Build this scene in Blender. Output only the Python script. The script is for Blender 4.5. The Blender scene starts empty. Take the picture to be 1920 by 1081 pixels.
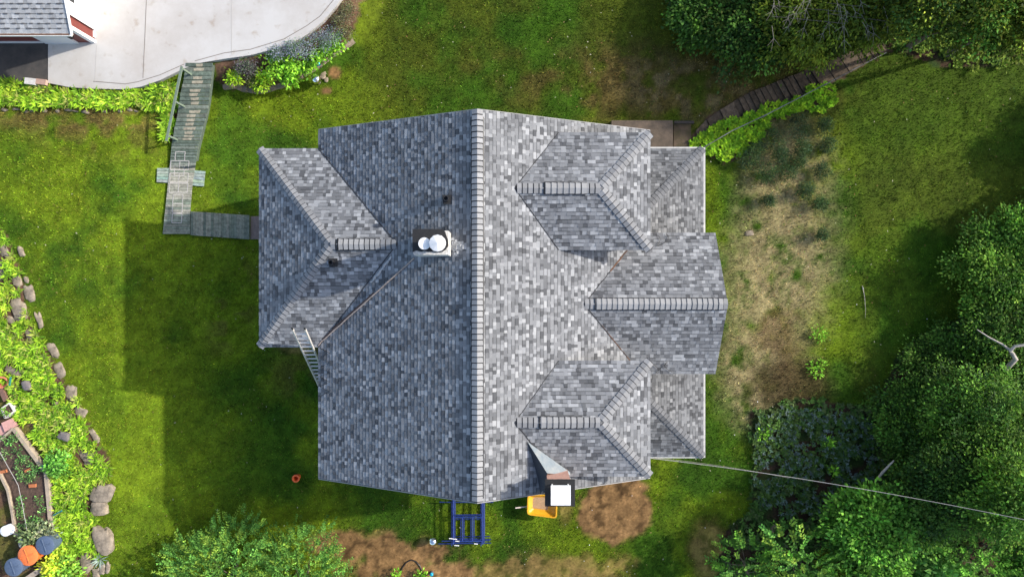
import bpy, math, random
import numpy as np
from mathutils import Vector

sc = bpy.context.scene
C = sc.collection
R = math.radians
H = 32.5            # drone height above the lawn
F = 1280.0          # focal length expressed in photo pixels
# ------------------------------------------------------------------ camera
cam_d = bpy.data.cameras.new('camera')
cam_d.lens = 24.0; cam_d.sensor_width = 36.0
cam_d.clip_start = 0.5; cam_d.clip_end = 3000
cam = bpy.data.objects.new('camera', cam_d)
cam.location = (0, 0, H); cam.rotation_euler = (0, 0, 0)
C.objects.link(cam); sc.camera = cam
# ------------------------------------------------------------------ light
SUN_EL = R(28.5)
SUN_AZ_VEC = Vector((0.958, 0.287, 0)).normalized()
sunv = Vector((SUN_AZ_VEC.x * math.cos(SUN_EL), SUN_AZ_VEC.y * math.cos(SUN_EL), math.sin(SUN_EL)))
w = bpy.data.worlds.new('World'); sc.world = w; w.use_nodes = True
nt = w.node_tree; nt.nodes.clear()
sky = nt.nodes.new('ShaderNodeTexSky'); sky.sky_type = 'NISHITA'; sky.sun_disc = False
sky.sun_elevation = SUN_EL
sky.sun_rotation = math.atan2(SUN_AZ_VEC.x, SUN_AZ_VEC.y)
sky.air_density = 1.0; sky.dust_density = 2.0; sky.ozone_density = 1.0
bg = nt.nodes.new('ShaderNodeBackground'); bg.inputs[1].default_value = 0.15
wo = nt.nodes.new('ShaderNodeOutputWorld')
nt.links.new(sky.outputs[0], bg.inputs[0]); nt.links.new(bg.outputs[0], wo.inputs[0])
sd = bpy.data.lights.new('sun', 'SUN'); sd.energy = 3.0; sd.angle = R(1.0); sd.color = (1.0, 0.94, 0.85)
so = bpy.data.objects.new('sun', sd); C.objects.link(so)
so.rotation_euler = (-sunv).to_track_quat('-Z', 'Y').to_euler()
sc.view_settings.view_transform = 'Standard'
sc.view_settings.look = 'None'
sc.view_settings.exposure = 0.97
sc.view_settings.gamma = 1.0

rng = np.random.default_rng(7)
random.seed(7)

# ------------------------------------------------------------------ noise fields (numpy)
def vnoise(x, y, seed=0):
    x = np.asarray(x, float); y = np.asarray(y, float)
    xi = np.floor(x).astype(np.int64); yi = np.floor(y).astype(np.int64)
    fx = x - xi; fy = y - yi
    fx = fx * fx * (3 - 2 * fx); fy = fy * fy * (3 - 2 * fy)
    def h(a, b):
        n = (a * 374761393 + b * 668265263 + seed * 1442695041) & 0xffffffff
        n = ((n ^ (n >> 13)) * 1274126177) & 0xffffffff
        return ((n ^ (n >> 16)) & 0xffff) / 65535.0
    return (h(xi, yi) * (1 - fx) + h(xi + 1, yi) * fx) * (1 - fy) + (h(xi, yi + 1) * (1 - fx) + h(xi + 1, yi + 1) * fx) * fy
def fbm(x, y, seed=0, o=4):
    s = 0; a = 0.5; t = 0
    for i in range(o):
        s = s + a * vnoise(np.asarray(x) * 2 ** i, np.asarray(y) * 2 ** i, seed + i * 17); t += a; a *= 0.5
    return s / t
def sstep(a, b, x):
    t = np.clip((x - a) / (b - a), 0, 1); return t * t * (3 - 2 * t)

# ------------------------------------------------------------------ polygons in photo pixels, terrain
SLAB_PX = [(90, -60), (90, 155), (130, 163), (175, 166), (235, 167), (265, 162), (300, 150), (345, 128), (372, 118), (420, 110), (470, 103),
           (540, 85), (575, 65), (605, 40), (630, 12), (645, -10), (660, -60)]
def P(px, py, z=0.0):
    D = H - z
    return Vector(((px - 960) / F * D, (540 - py) / F * D, z))
SLAB_Z = 1.75
SLAB = [P(a, b, SLAB_Z) for a, b in SLAB_PX]
slab_xy = np.array([(p.x, p.y) for p in SLAB])
def inpoly(x, y, poly):
    x = np.asarray(x, float); y = np.asarray(y, float); c = np.zeros(x.shape, bool)
    n = len(poly); j = n - 1
    for i in range(n):
        xi, yi = poly[i]; xj, yj = poly[j]
        cond = ((yi > y) != (yj > y)) & (x < (xj - xi) * (y - yi) / (yj - yi + 1e-12) + xi)
        c ^= cond; j = i
    return c
def pdist(x, y, poly, closed=True):
    x = np.asarray(x, float); y = np.asarray(y, float); d = np.full(x.shape, 1e9)
    n = len(poly)
    for i in range(n if closed else n - 1):
        ax, ay = poly[i]; bx, by = poly[(i + 1) % n]
        dx, dy = bx - ax, by - ay
        t = np.clip(((x - ax) * dx + (y - ay) * dy) / (dx * dx + dy * dy + 1e-12), 0, 1)
        d = np.minimum(d, np.hypot(x - ax - t * dx, y - ay - t * dy))
    return d
def terr(x, y):
    x = np.asarray(x, float); y = np.asarray(y, float)
    t = np.maximum(0, -11.2 - x)
    z = 0.285 * t * t / (t + 0.6)
    z = np.where(z > 1.75, 1.75 + (z - 1.75) * 0.25, z)
    z = np.minimum(z, 3.0)
    z = z + 0.05 * (fbm(x * 0.25, y * 0.25, 5, 3) - 0.5)
    near = (x < -4) & (y > 5)
    d = np.where(near, pdist(x, y, slab_xy), 99)
    ins = near & inpoly(x, y, slab_xy)
    asph = near & (x < -19.4) & (y > 8.6)
    f = np.where(ins | asph, 1.0, 1 - sstep(0.1, 1.35, d))
    tgt = SLAB_Z - 0.22
    return np.where(tgt > z, z * (1 - f) + tgt * f, np.where(ins | asph, tgt, z))
def G(px, py, dz=0.0):
    z = 0.0
    for _ in range(6):
        p = P(px, py, z + dz); z = float(terr(p.x, p.y))
    p = P(px, py, z + dz); return p
def to_px(x, y, z):
    return 960 + x * F / (H - z), 540 - y * F / (H - z)

# ------------------------------------------------------------------ materials
MATS = {}
def new_mat(name):
    m = bpy.data.materials.new(name); m.use_nodes = True
    n = m.node_tree.nodes; b = n['Principled BSDF']; return m, n, m.node_tree.links, b
def mat(name, col, rough=0.6, metal=0.0, noise=0.0, scale=8.0, bump=0.0, col2=None, spec=0.5, diffrough=0.0):
    if name in MATS: return MATS[name]
    m, n, l, b = new_mat(name)
    b.inputs['Roughness'].default_value = rough; b.inputs['Metallic'].default_value = metal
    b.inputs['Specular IOR Level'].default_value = spec
    b.inputs['Base Color'].default_value = (*col, 1)
    if noise > 0 or col2:
        tc = n.new('ShaderNodeTexCoord'); tx = n.new('ShaderNodeTexNoise'); tx.inputs['Scale'].default_value = scale
        tx.inputs['Detail'].default_value = 6; tx.inputs['Roughness'].default_value = 0.65
        l.new(tc.outputs['Object'], tx.inputs['Vector'])
        cr = n.new('ShaderNodeValToRGB'); c2 = col2 if col2 else tuple(c * (1 - noise) for c in col)
        cr.color_ramp.elements[0].position = 0.35; cr.color_ramp.elements[1].position = 0.65
        cr.color_ramp.elements[0].color = (*c2, 1); cr.color_ramp.elements[1].color = (*col, 1)
        l.new(tx.outputs['Fac'], cr.inputs[0]); l.new(cr.outputs[0], b.inputs['Base Color'])
        if bump > 0:
            bp = n.new('ShaderNodeBump'); bp.inputs['Strength'].default_value = bump; bp.inputs['Distance'].default_value = 0.02
            l.new(tx.outputs['Fac'], bp.inputs['Height']); l.new(bp.outputs[0], b.inputs['Normal'])
    MATS[name] = m; return m
def attr_mat(name, rough=0.7, spec=0.3, gscale=0, gamt=0.0, bump=0.0, transl=0.0):
    """colour comes from the mesh's own 'Col' attribute (per tab, per leaf, per patch), with fine grain on top"""
    if name in MATS: return MATS[name]
    m, n, l, b = new_mat(name)
    at = n.new('ShaderNodeAttribute'); at.attribute_name = 'Col'
    src = at.outputs['Color']
    b.inputs['Roughness'].default_value = rough; b.inputs['Specular IOR Level'].default_value = spec
    if gscale:
        tc = n.new('ShaderNodeTexCoord'); tx = n.new('ShaderNodeTexNoise'); tx.inputs['Scale'].default_value = gscale
        tx.inputs['Detail'].default_value = 4; tx.inputs['Roughness'].default_value = 0.7
        l.new(tc.outputs['Object'], tx.inputs['Vector'])
        mr = n.new('ShaderNodeMapRange'); mr.inputs['From Min'].default_value = 0.3; mr.inputs['From Max'].default_value = 0.7
        mr.inputs['To Min'].default_value = 1 - gamt; mr.inputs['To Max'].default_value = 1 + gamt
        l.new(tx.outputs['Fac'], mr.inputs['Value'])
        mx = n.new('ShaderNodeVectorMath'); mx.operation = 'SCALE'
        l.new(src, mx.inputs[0]); l.new(mr.outputs[0], mx.inputs['Scale']); src = mx.outputs[0]
        if bump:
            bp = n.new('ShaderNodeBump'); bp.inputs['Strength'].default_value = bump; bp.inputs['Distance'].default_value = 0.01
            l.new(tx.outputs['Fac'], bp.inputs['Height']); l.new(bp.outputs[0], b.inputs['Normal'])
    l.new(src, b.inputs['Base Color'])
    if transl:
        tr = n.new('ShaderNodeBsdfTranslucent'); l.new(src, tr.inputs['Color'])
        ms = n.new('ShaderNodeMixShader'); ms.inputs[0].default_value = transl
        l.new(b.outputs[0], ms.inputs[1]); l.new(tr.outputs[0], ms.inputs[2]); l.new(ms.outputs[0], n['Material Output'].inputs[0])
    MATS[name] = m; return m

M_SHINGLE = attr_mat('asphalt_shingle', 0.95, 0.15, 55, 0.22, 0.3)
M_CAP = attr_mat('ridge_cap_shingle', 0.95, 0.15, 60, 0.18, 0.25)
M_LEAF = attr_mat('leaf', 0.7, 0.12, transl=0.22)
M_GRASS = attr_mat('grass_blade', 0.7, 0.2, transl=0.2)
M_GROUND = attr_mat('lawn_soil', 0.95, 0.1, 9, 0.35, 0.5)
M_BARK = mat('bark', (0.16, 0.13, 0.10), 0.9, noise=0.5, scale=10, bump=0.6)
M_DEADWOOD = mat('bare_wood', (0.42, 0.38, 0.33), 0.9, noise=0.4, scale=12, bump=0.4)
M_DARK = mat('black_tar', (0.012, 0.012, 0.013), 0.7, noise=0.3)
M_WHITE = mat('white_trim', (0.75, 0.74, 0.72), 0.5, noise=0.08, scale=3)
M_SIDING = mat('pale_siding', (0.55, 0.53, 0.48), 0.6, noise=0.1, scale=2)
M_GLASS = mat('window_glass', (0.02, 0.025, 0.03), 0.08, spec=0.8)
M_STONE = mat('field_stone', (0.33, 0.27, 0.20), 0.95, noise=0.6, scale=4, bump=0.8)

# ------------------------------------------------------------------ object helpers
def tag(o, label=None, cat=None, group=None, kind=None):
    if label: o['label'] = label
    if cat: o['category'] = cat
    if group: o['group'] = group
    if kind: o['kind'] = kind
    return o
def empty(name, loc=(0, 0, 0), label=None, cat=None, group=None):
    o = bpy.data.objects.new(name, None); o.empty_display_size = 0.3; C.objects.link(o); o.location = loc
    bpy.context.view_layer.update() if False else None
    return tag(o, label, cat, group)
def link(name, me, parent=None):
    o = bpy.data.objects.new(name, me); C.objects.link(o)
    if parent:
        o.parent = parent
    return o
class MB:
    """mesh collector in world coordinates; build() makes one object whose origin is its base"""
    def __init__(s): s.v = []; s.f = []; s.m = []; s.c = []
    def face(s, pts, mi=0, col=None):
        b = len(s.v); s.v += [tuple(p) for p in pts]; s.f.append(tuple(range(b, b + len(pts)))); s.m.append(mi)
        if col is not None: s.c += [col] * len(pts)
    def prism(s, top, d, mi=0, col=None):
        """polygon top (ccw from +d side) extruded along -d"""
        d = Vector(d); t = [Vector(p) for p in top]; b = [p - d for p in t]
        s.face(t, mi, col); s.face(b[::-1], mi, col)
        n = len(t)
        for i in range(n):
            j = (i + 1) % n; s.face([t[j], t[i], b[i], b[j]], mi, col)
    def box(s, c, size, rz=0, mi=0, ax=None, col=None):
        c = Vector(c); hx, hy, hz = size[0] / 2, size[1] / 2, size[2] / 2
        if ax is None:
            ux = Vector((math.cos(rz), math.sin(rz), 0)); uy = Vector((-math.sin(rz), math.cos(rz), 0)); uz = Vector((0, 0, 1))
        else: ux, uy, uz = ax
        q = [c + ux * hx * a + uy * hy * b + uz * hz * e for e in (-1, 1) for b in (-1, 1) for a in (-1, 1)]
        for ids in ((4, 5, 7, 6), (0, 2, 3, 1), (0, 1, 5, 4), (2, 6, 7, 3), (1, 3, 7, 5), (0, 4, 6, 2)):
            s.face([q[i] for i in ids], mi, col)
    def bar(s, a, b, w, h=None, mi=0, col=None):
        a = Vector(a); b = Vector(b); d = b - a; L = d.length; d.normalize()
        up = Vector((0, 0, 1)) if abs(d.z) < 0.95 else Vector((1, 0, 0))
        sx = d.cross(up).normalized(); u2 = sx.cross(d).normalized()
        s.box((a + b) / 2, (L, w, h or w), mi=mi, ax=(d, sx, u2), col=col)
    def tube(s, pts, rad, n=8, mi=0, col=None, closed=False):
        pts = [Vector(p) for p in pts]; k = len(pts)
        rr = rad if hasattr(rad, '__len__') else [rad] * k
        rings = []
        for i, p in enumerate(pts):
            if closed: d = pts[(i + 1) % k] - pts[i - 1]
            else: d = pts[min(i + 1, k - 1)] - pts[max(i - 1, 0)]
            d.normalize(); up = Vector((0, 0, 1)) if abs(d.z) < 0.9 else Vector((1, 0, 0))
            a = d.cross(up).normalized(); b = a.cross(d)
            rings.append([p + (a * math.cos(t) + b * math.sin(t)) * rr[i] for t in [2 * math.pi * j / n for j in range(n)]])
        for i in range(k if closed else k - 1):
            r0 = rings[i]; r1 = rings[(i + 1) % k]
            for j in range(n):
                s.face([r0[j], r0[(j + 1) % n], r1[(j + 1) % n], r1[j]][::-1], mi, col)
        if not closed:
            s.face(rings[0], mi, col); s.face(rings[-1][::-1], mi, col)
    def lathe(s, c, prof, n=24, mi=0, tilt=None):
        """prof: list of (radius, z)"""
        c = Vector(c); rings = []
        for r, z in prof:
            ring = []
            for j in range(n):
                t = 2 * math.pi * j / n; q = Vector((r * math.cos(t), r * math.sin(t), z))
                if tilt: q.rotate(tilt)
                ring.append(c + q)
            rings.append(ring)
        for i in range(len(rings) - 1):
            for j in range(n):
                s.face([rings[i][j], rings[i][(j + 1) % n], rings[i + 1][(j + 1) % n], rings[i + 1][j]], mi)
        s.face(rings[0][::-1], mi); s.face(rings[-1], mi)
    def build(s, name, mats, parent=None, smooth=False, origin=None, weld=True):
        if not isinstance(mats, (list, tuple)): mats = [mats]
        V = np.array(s.v, float)
        if origin is None:
            origin = Vector(((V[:, 0].min() + V[:, 0].max()) / 2, (V[:, 1].min() + V[:, 1].max()) / 2, V[:, 2].min())) if parent is None else Vector((0, 0, 0))
            if parent is not None: origin = abs_loc(parent)
        origin = Vector(origin)
        me = bpy.data.meshes.new(name)
        me.from_pydata([tuple(p) for p in (V - np.array(origin))], [], s.f)
        for m in mats: me.materials.append(m)
        me.polygons.foreach_set('material_index', s.m)
        if s.c and len(s.c) == len(s.v):
            a = me.attributes.new('Col', 'FLOAT_COLOR', 'POINT')
            arr = np.ones((len(s.v), 4)); arr[:, :3] = np.array(s.c); a.data.foreach_set('color', arr.ravel())
        if smooth:
            import bmesh
            bm = bmesh.new(); bm.from_mesh(me); bmesh.ops.remove_doubles(bm, verts=bm.verts, dist=1e-5); bm.to_mesh(me); bm.free()
            me.polygons.foreach_set('use_smooth', [True] * len(me.polygons))
            me.set_sharp_from_angle(angle=R(50))
        me.update()
        o = link(name, me, parent)
        if parent is None: o.location = origin
        else: o.location = origin - abs_loc(parent)
        return o
def abs_loc(o):
    p = Vector(o.location); q = o.parent
    while q: p += Vector(q.location); q = q.parent
    return p
def np_mesh(name, V, Fq, col, matl, parent=None, origin=(0, 0, 0), tri=False):
    """fast mesh: V (n,3) world, Fq (m,k) indices, col (n,3)"""
    me = bpy.data.meshes.new(name); n = len(V); m, k = Fq.shape
    org = np.array(origin, float)
    me.vertices.add(n); me.vertices.foreach_set('co', (V - org).astype(np.float32).ravel())
    me.loops.add(m * k); me.loops.foreach_set('vertex_index', Fq.astype(np.int32).ravel())
    me.polygons.add(m); me.polygons.foreach_set('loop_start', np.arange(0, m * k, k, dtype=np.int32))
    me.polygons.foreach_set('loop_total', np.full(m, k, np.int32))
    if col is not None:
        a = me.attributes.new('Col', 'FLOAT_COLOR', 'POINT'); arr = np.ones((n, 4), np.float32); arr[:, :3] = col
        a.data.foreach_set('color', arr.ravel())
    me.materials.append(matl); me.update(calc_edges=True); me.validate()
    o = link(name, me, parent)
    o.location = Vector(origin) - (abs_loc(parent) if parent else Vector((0, 0, 0)))
    return o
def copy_tree(o, parent=None):
    c = o.copy(); C.objects.link(c); c.parent = parent
    for ch in list(o.children): copy_tree(ch, c)
    return c

# ------------------------------------------------------------------ shingled roof planes
def clip_half(poly, a, b):
    out = []; n = len(poly)
    def side(p): return (b[0] - a[0]) * (p[1] - a[1]) - (b[1] - a[1]) * (p[0] - a[0])
    for i in range(n):
        p, q = poly[i], poly[(i + 1) % n]; sp, sq = side(p), side(q)
        if sp >= -1e-9: out.append(p)
        if (sp > 1e-9 and sq < -1e-9) or (sp < -1e-9 and sq > 1e-9):
            t = sp / (sp - sq); out.append((p[0] + (q[0] - p[0]) * t, p[1] + (q[1] - p[1]) * t))
    return out
TONES = [((0.188, 0.194, 0.204), .38), ((0.135, 0.139, 0.147), .25), ((0.245, 0.252, 0.263), .18), ((0.088, 0.091, 0.097), .11), ((0.31, 0.317, 0.328), .08)]
TK = 1.0
def tone():
    r = random.random(); s = 0
    for c, wt in TONES:
        s += wt
        if r < s: break
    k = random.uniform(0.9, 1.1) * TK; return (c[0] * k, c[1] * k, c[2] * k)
def roof_plane(mb, pts, expo=0.143, thick=0.13, deck=True, grey=None):
    """pts: 3D convex polygon, counter-clockwise seen from above"""
    pts = [Vector(p) for p in pts]
    n = Vector((0, 0, 0))
    for i in range(len(pts)):
        a, b = pts[i], pts[(i + 1) % len(pts)]
        n += Vector(((a.y - b.y) * (a.z + b.z), (a.z - b.z) * (a.x + b.x), (a.x - b.x) * (a.y + b.y)))
    n.normalize()
    if n.z < 0: pts = pts[::-1]; n = -n
    s = Vector((0, 0, 1)) - n * n.z; s.normalize(); u = s.cross(n); u.normalize()
    o = min(pts, key=lambda p: p.z)
    P2 = [((p - o).dot(u), (p - o).dot(s)) for p in pts]
    area = sum(P2[i][0] * P2[(i + 1) % len(P2)][1] - P2[(i + 1) % len(P2)][0] * P2[i][1] for i in range(len(P2)))
    if area < 0: P2 = P2[::-1]
    u0 = min(p[0] for p in P2); u1 = max(p[0] for p in P2); v1 = max(p[1] for p in P2)
    if deck:
        dk = (0.2, 0.2, 0.21)
        mb.prism([p for p in pts], n * thick, 1, dk)
    j = 0; v = 0.0
    while v < v1:
        uu = u0 - random.uniform(0, 0.3); thick_tab = random.random() < 0.5; last = None
        while uu < u1:
            wd = random.choice((0.11, 0.13, 0.15, 0.18, 0.22)) * random.uniform(0.85, 1.15)
            q = [(uu, v), (uu + wd, v), (uu + wd, v + expo), (uu, v + expo)]
            for k in range(len(P2)):
                q = clip_half(q, P2[k], P2[(k + 1) % len(P2)])
                if len(q) < 3: break
            if len(q) >= 3:
                h0 = 0.016 if thick_tab else 0.008
                h0 += random.uniform(-0.002, 0.003)
                c = tone()
                top = [o + u * a + s * b + n * (0.003 + h0 * (1 - 0.85 * (b - v) / expo)) for a, b in q]
                bot = [o + u * a + s * b + n * 0.001 for a, b in q]
                bandk = 0.42 if random.random() < .62 else 0.95  # printed dark band, also painting the shade line under the next butt
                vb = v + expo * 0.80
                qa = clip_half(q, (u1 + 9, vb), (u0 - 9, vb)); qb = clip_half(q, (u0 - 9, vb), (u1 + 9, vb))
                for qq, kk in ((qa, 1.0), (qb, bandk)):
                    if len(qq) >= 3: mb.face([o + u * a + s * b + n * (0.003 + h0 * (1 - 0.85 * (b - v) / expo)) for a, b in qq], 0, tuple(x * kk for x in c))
                L = len(q)
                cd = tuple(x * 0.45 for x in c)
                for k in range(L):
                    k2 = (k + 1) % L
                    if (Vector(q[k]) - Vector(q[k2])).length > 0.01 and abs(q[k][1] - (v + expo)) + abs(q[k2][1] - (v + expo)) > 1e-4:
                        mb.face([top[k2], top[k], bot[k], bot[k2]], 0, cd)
            uu += wd; thick_tab = not thick_tab if random.random() < 0.8 else thick_tab
        v += expo; j += 1
def caps(mb, p0, p1, dl, dr, wing=0.17, expo=0.2, lift=0.034, endlift=0.018, col=(0.225, 0.228, 0.235)):
    """cap shingles from p0 (low / first) to p1; dl, dr are unit vectors down each adjoining plane"""
    p0 = Vector(p0); p1 = Vector(p1); d = (p1 - p0); L = d.length; d.normalize(); dl = Vector(dl).normalized(); dr = Vector(dr).normalized()
    up = -(dl + dr);
    if up.length < 0.05: up = Vector((0, 0, 1))
    up.normalize(); up = (up - d * up.dot(d)).normalized()
    if up.z < 0: up = -up
    nl = d.cross(dl).normalized();
    if nl.z < 0: nl = -nl
    nr = d.cross(dr).normalized()
    if nr.z < 0: nr = -nr
    k = max(1, int(round(L / expo))); e = L / k
    for i in range(k):
        j = random.uniform(0.86, 1.1); c = tuple(x * j for x in col)
        a = p0 + d * (i * e + 0.036); b = p0 + d * ((i + 1) * e)
        t0 = lift + endlift; t1 = lift
        jt = random.uniform(-0.006, 0.006)
        def sec(q, t): return [q + dl * (wing + jt) + nl * t, q + dl * 0.05 + nl * t, q + up * (t + 0.004), q + dr * 0.05 + nr * t, q + dr * (wing + jt) + nr * t]
        A = sec(a, t0); B = sec(b, t1)
        A0 = [a + dl * (wing + jt) - nl * 0.01, a + dl * 0.05 - nl * 0.01, a, a + dr * 0.05 - nr * 0.01, a + dr * (wing + jt) - nr * 0.01]
        B0 = [b + dl * (wing + jt) - nl * 0.01, b, b, b, b + dr * (wing + jt) - nr * 0.01]
        for q in range(4): mb.face([A[q], B[q], B[q + 1], A[q + 1]], 0, c)
        ga = p0 + d * (i * e); GA = sec(ga, lift - 0.006); GB = sec(a, lift - 0.006)
        for q in range(4): mb.face([GA[q], GB[q], GB[q + 1], GA[q + 1]], 0, (0.04, 0.041, 0.044))  # dark gap strip: exposed underlay plus painted shadow line of each cap
        cd = tuple(x * 0.35 for x in c)
        for q in range(4): mb.face([A0[q], A[q], A[q + 1], A0[q + 1]], 0, cd)
        mb.face([A[0], A0[0], B0[0], B[0]], 0, cd); mb.face([A[4], B[4], B0[4], A0[4]], 0, cd)
U = 1.25
def V3(x, y, z): return Vector((x * U, y * U, z * U))
def downdir(pts):
    n = (Vector(pts[1]) - Vector(pts[0])).cross(Vector(pts[2]) - Vector(pts[0])).normalized()
    return n

# ================================================================== GROUND
def soft_ell(px, py, cx, cy, rx, ry, ang=0, soft=0.3, nz=None):
    a = R(ang); dx = px - cx; dy = py - cy
    x = (dx * math.cos(a) + dy * math.sin(a)) / rx; y = (-dx * math.sin(a) + dy * math.cos(a)) / ry
    d = np.hypot(x, y)
    if nz is not None: d = d + nz
    return 1 - sstep(1 - soft, 1 + soft, d)
GARDEN_PX = [(-80, 690), (20, 690), (60, 770), (110, 850), (115, 1000), (90, 1100), (-80, 1100)]
FERN_LEFT_PX = [(-60, 400), (4, 430), (18, 460), (38, 500), (45, 560), (80, 640), (105, 690), (150, 750), (172, 810), (212, 880), (190, 940), (178, 990), (188, 1040), (160, 1090), (78, 1090), (118, 1010), (108, 950), (104, 900), (95, 862), (60, 810), (28, 760), (12, 700), (-10, 680), (-60, 680)]
FERN_TOP_PX = [(-60, 142), (0, 148), (20, 152), (50, 160), (85, 166), (130, 172), (200, 178), (260, 172), (300, 166), (322, 160), (332, 172), (318, 205), (300, 205), (240, 200), (190, 205), (120, 200), (70, 203), (0, 198), (-60, 198)]
FERN_RAMP_PX = [(316, 160), (334, 160), (342, 178), (338, 205), (332, 240), (322, 262), (306, 262), (305, 235), (308, 205)]
FERN_RIGHT_PX = [(1292, 268), (1325, 245), (1370, 225), (1420, 205), (1480, 190), (1520, 168), (1562, 156), (1564, 190), (1548, 210), (1510, 208), (1470, 215), (1440, 228), (1430, 255), (1412, 270), (1395, 285), (1375, 300), (1350, 303), (1325, 288)]
PATH_UP = [(1298, 252), (1332, 216), (1400, 176), (1460, 152), (1500, 136), (1550, 118), (1600, 92), (1650, 74)]
PATH_DN = [(1300, 268), (1372, 236), (1430, 218), (1480, 196), (1520, 172), (1560, 156), (1616, 124), (1668, 94)]
PATH_PX = PATH_UP + PATH_DN[::-1]
BANK_PX = [(400, 120), (470, 105), (545, 85), (600, 45), (640, 0), (650, -40), (700, -40), (675, 20), (655, 80), (590, 128), (520, 160), (480, 168), (425, 163), (400, 150)]
FLOOR_PX = [(1400, 770), (1500, 745), (1640, 760), (1700, 640), (1780, 600), (1980, 560), (1980, 1100), (1340, 1100), (1350, 1010), (1405, 960), (1412, 880)]
UNDER_TOP_PX = [(1240, -60), (1262, 10), (1310, 60), (1400, 110), (1500, 128), (1640, 75), (1700, 100), (1760, 128), (1860, 130), (1980, 90), (1980, -60)]
def ground_fields(x, y):
    """returns colour (n,3) and grass density (n)"""
    z = terr(x, y); px, py = to_px(x, y, z)
    n1 = fbm(x * 0.45, y * 0.45, 1, 4); n2 = fbm(x * 1.7, y * 1.7, 2, 4); n3 = fbm(x * 0.18, y * 0.18, 3, 3); n4 = fbm(x * 5, y * 5, 4, 2)
    nz = (n2 - 0.5) * 0.7
    def c(a): return np.array(a)[None, :]
    green = c((0.060, 0.140, 0.009)); lime = c((0.170, 0.255, 0.012)); deep = c((0.030, 0.085, 0.008)); olive = c((0.085, 0.105, 0.012)); brown = c((0.21, 0.14, 0.05)); straw = c((0.44, 0.36, 0.18))
    def mix(a, b, t): t = np.clip(t, 0, 1)[:, None]; return a * (1 - t) + b * t
    col = mix(np.repeat(green, len(x), 0), lime, sstep(0.35, 0.65, n1))
    col = mix(col, deep, 0.4 * sstep(0.5, 0.72, fbm(x * 0.8, y * 0.8, 9, 3)))
    # left lawn is bright and yellowish, towards right / top darker olive
    leftw = 1 - sstep(330, 560, px)
    col = mix(col, lime * 1.05, 0.55 * leftw * sstep(0.25, 0.6, n2 * 0.5 + n1 * 0.5)); col = mix(col, lime * 1.2, 0.5 * soft_ell(px, py, 270, 880, 130, 170, 0, .5, nz))
    topw = (1 - sstep(150, 330, py)) * sstep(600, 760, px)
    col = mix(col, olive * 0.95, 0.75 * topw * sstep(0.25, 0.5, n1))  # darker olive base partly stands in for dappled tree shade
    col = mix(col, brown * 0.8, 0.8 * sstep(0.42, 0.62, n1 * 0.5 + n2 * 0.5) * soft_ell(px, py, 1230, 160, 330, 75, 4, 0.5, nz))
    col = mix(col, straw * 0.7, 0.55 * sstep(0.5, 0.65, n2) * soft_ell(px, py, 1290, 170, 130, 55, 10, 0.5, nz))
    rw = sstep(1560, 1640, px)
    col = mix(col, c((0.075, 0.145, 0.012)), 0.7 * rw * sstep(0.3, 0.55, n1))
    col = mix(col, c((0.105, 0.12, 0.016)), 0.45 * rw * sstep(0.48, 0.62, n3 + (n2 - .5) * .3) * sstep(220, 330, py))
    # brown scuffs along the left beds
    col = mix(col, brown, 0.75 * soft_ell(px, py, 130, 222, 190, 30, 2, 0.5, nz) * sstep(0.35, 0.6, n2))
    col = mix(col, brown * 0.9, 0.45 * soft_ell(px, py, 200, 250, 150, 45, 2, 0.5, nz) * sstep(0.45, 0.6, n2))
    col = mix(col, brown * 0.8, 0.5 * soft_ell(px, py, 440, 575, 40, 90, 20, 0.6, nz) * sstep(0.45, 0.6, n2))
    col = mix(col, brown * 0.7, 0.5 * soft_ell(px, py, 560, 700, 60, 45, 0, 0.6, nz) * sstep(0.4, 0.6, n2))
    dens = np.ones(len(x))
    # dry strip east of the house
    dry = np.maximum.reduce([soft_ell(px, py, 1462, 500, 100, 190, 8, 0.45, nz), soft_ell(px, py, 1475, 330, 85, 110, 0, 0.45, nz), soft_ell(px, py, 1420, 690, 75, 110, 0, 0.4, nz)])
    drymask = dry * (0.45 * sstep(0.2, 0.4, n2) + 0.55 * sstep(0.36, 0.58, n2 * 0.6 + n4 * 0.4))
    col = mix(col, straw, 0.92 * drymask)
    col = mix(col, c((0.19, 0.12, 0.06)), 0.7 * soft_ell(px, py, 1440, 660, 70, 95, 0, 0.5, nz) * sstep(0.4, 0.6, n1))
    col = mix(col, c((0.10, 0.07, 0.03)), 0.85 * soft_ell(px, py, 1480, 720, 75, 50, 0, 0.5, nz))
    dens = dens * (1 - 0.35 * drymask)
    # bare soil
    soil = c((0.20, 0.115, 0.048)) * (0.55 + 0.9 * n4[:, None] * (0.6 + 0.8 * n2[:, None])) * (1 - .6 * sstep(.55, .70, fbm(x * 3.3, y * 3.3, 15, 3)))[:, None]
    bare = np.maximum.reduce([soft_ell(px, py, 1152, 958, 71, 60, -8, 0.08, (n2 - .5) * 0.28 + (n4 - .5) * .2), soft_ell(px, py, 1180, 912, 45, 16, 0, 0.2, nz),
                              soft_ell(px, py, 738, 1052, 112, 50, 0, 0.3, nz * 2.0), soft_ell(px, py, 640, 1020, 60, 26, 0, 0.3, nz), soft_ell(px, py, 830, 1075, 60, 25, 0, 0.2, nz),
                              0.8 * soft_ell(px, py, 1040, 1074, 150, 34, 0, 0.4, nz * 2.2), soft_ell(px, py, 627, 137, 13, 12, 0, 0.3, nz), soft_ell(px, py, 612, 170, 10, 8, 0, 0.3, nz),
                              0.75 * soft_ell(px, py, 1330, 1030, 36, 60, 0, 0.4, nz), 0.7 * soft_ell(px, py, 1060, 940, 16, 40, 0, 0.5, nz),
                              0.7 * soft_ell(px, py, 560, 655, 42, 10, 0, 0.5, nz)])
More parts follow.
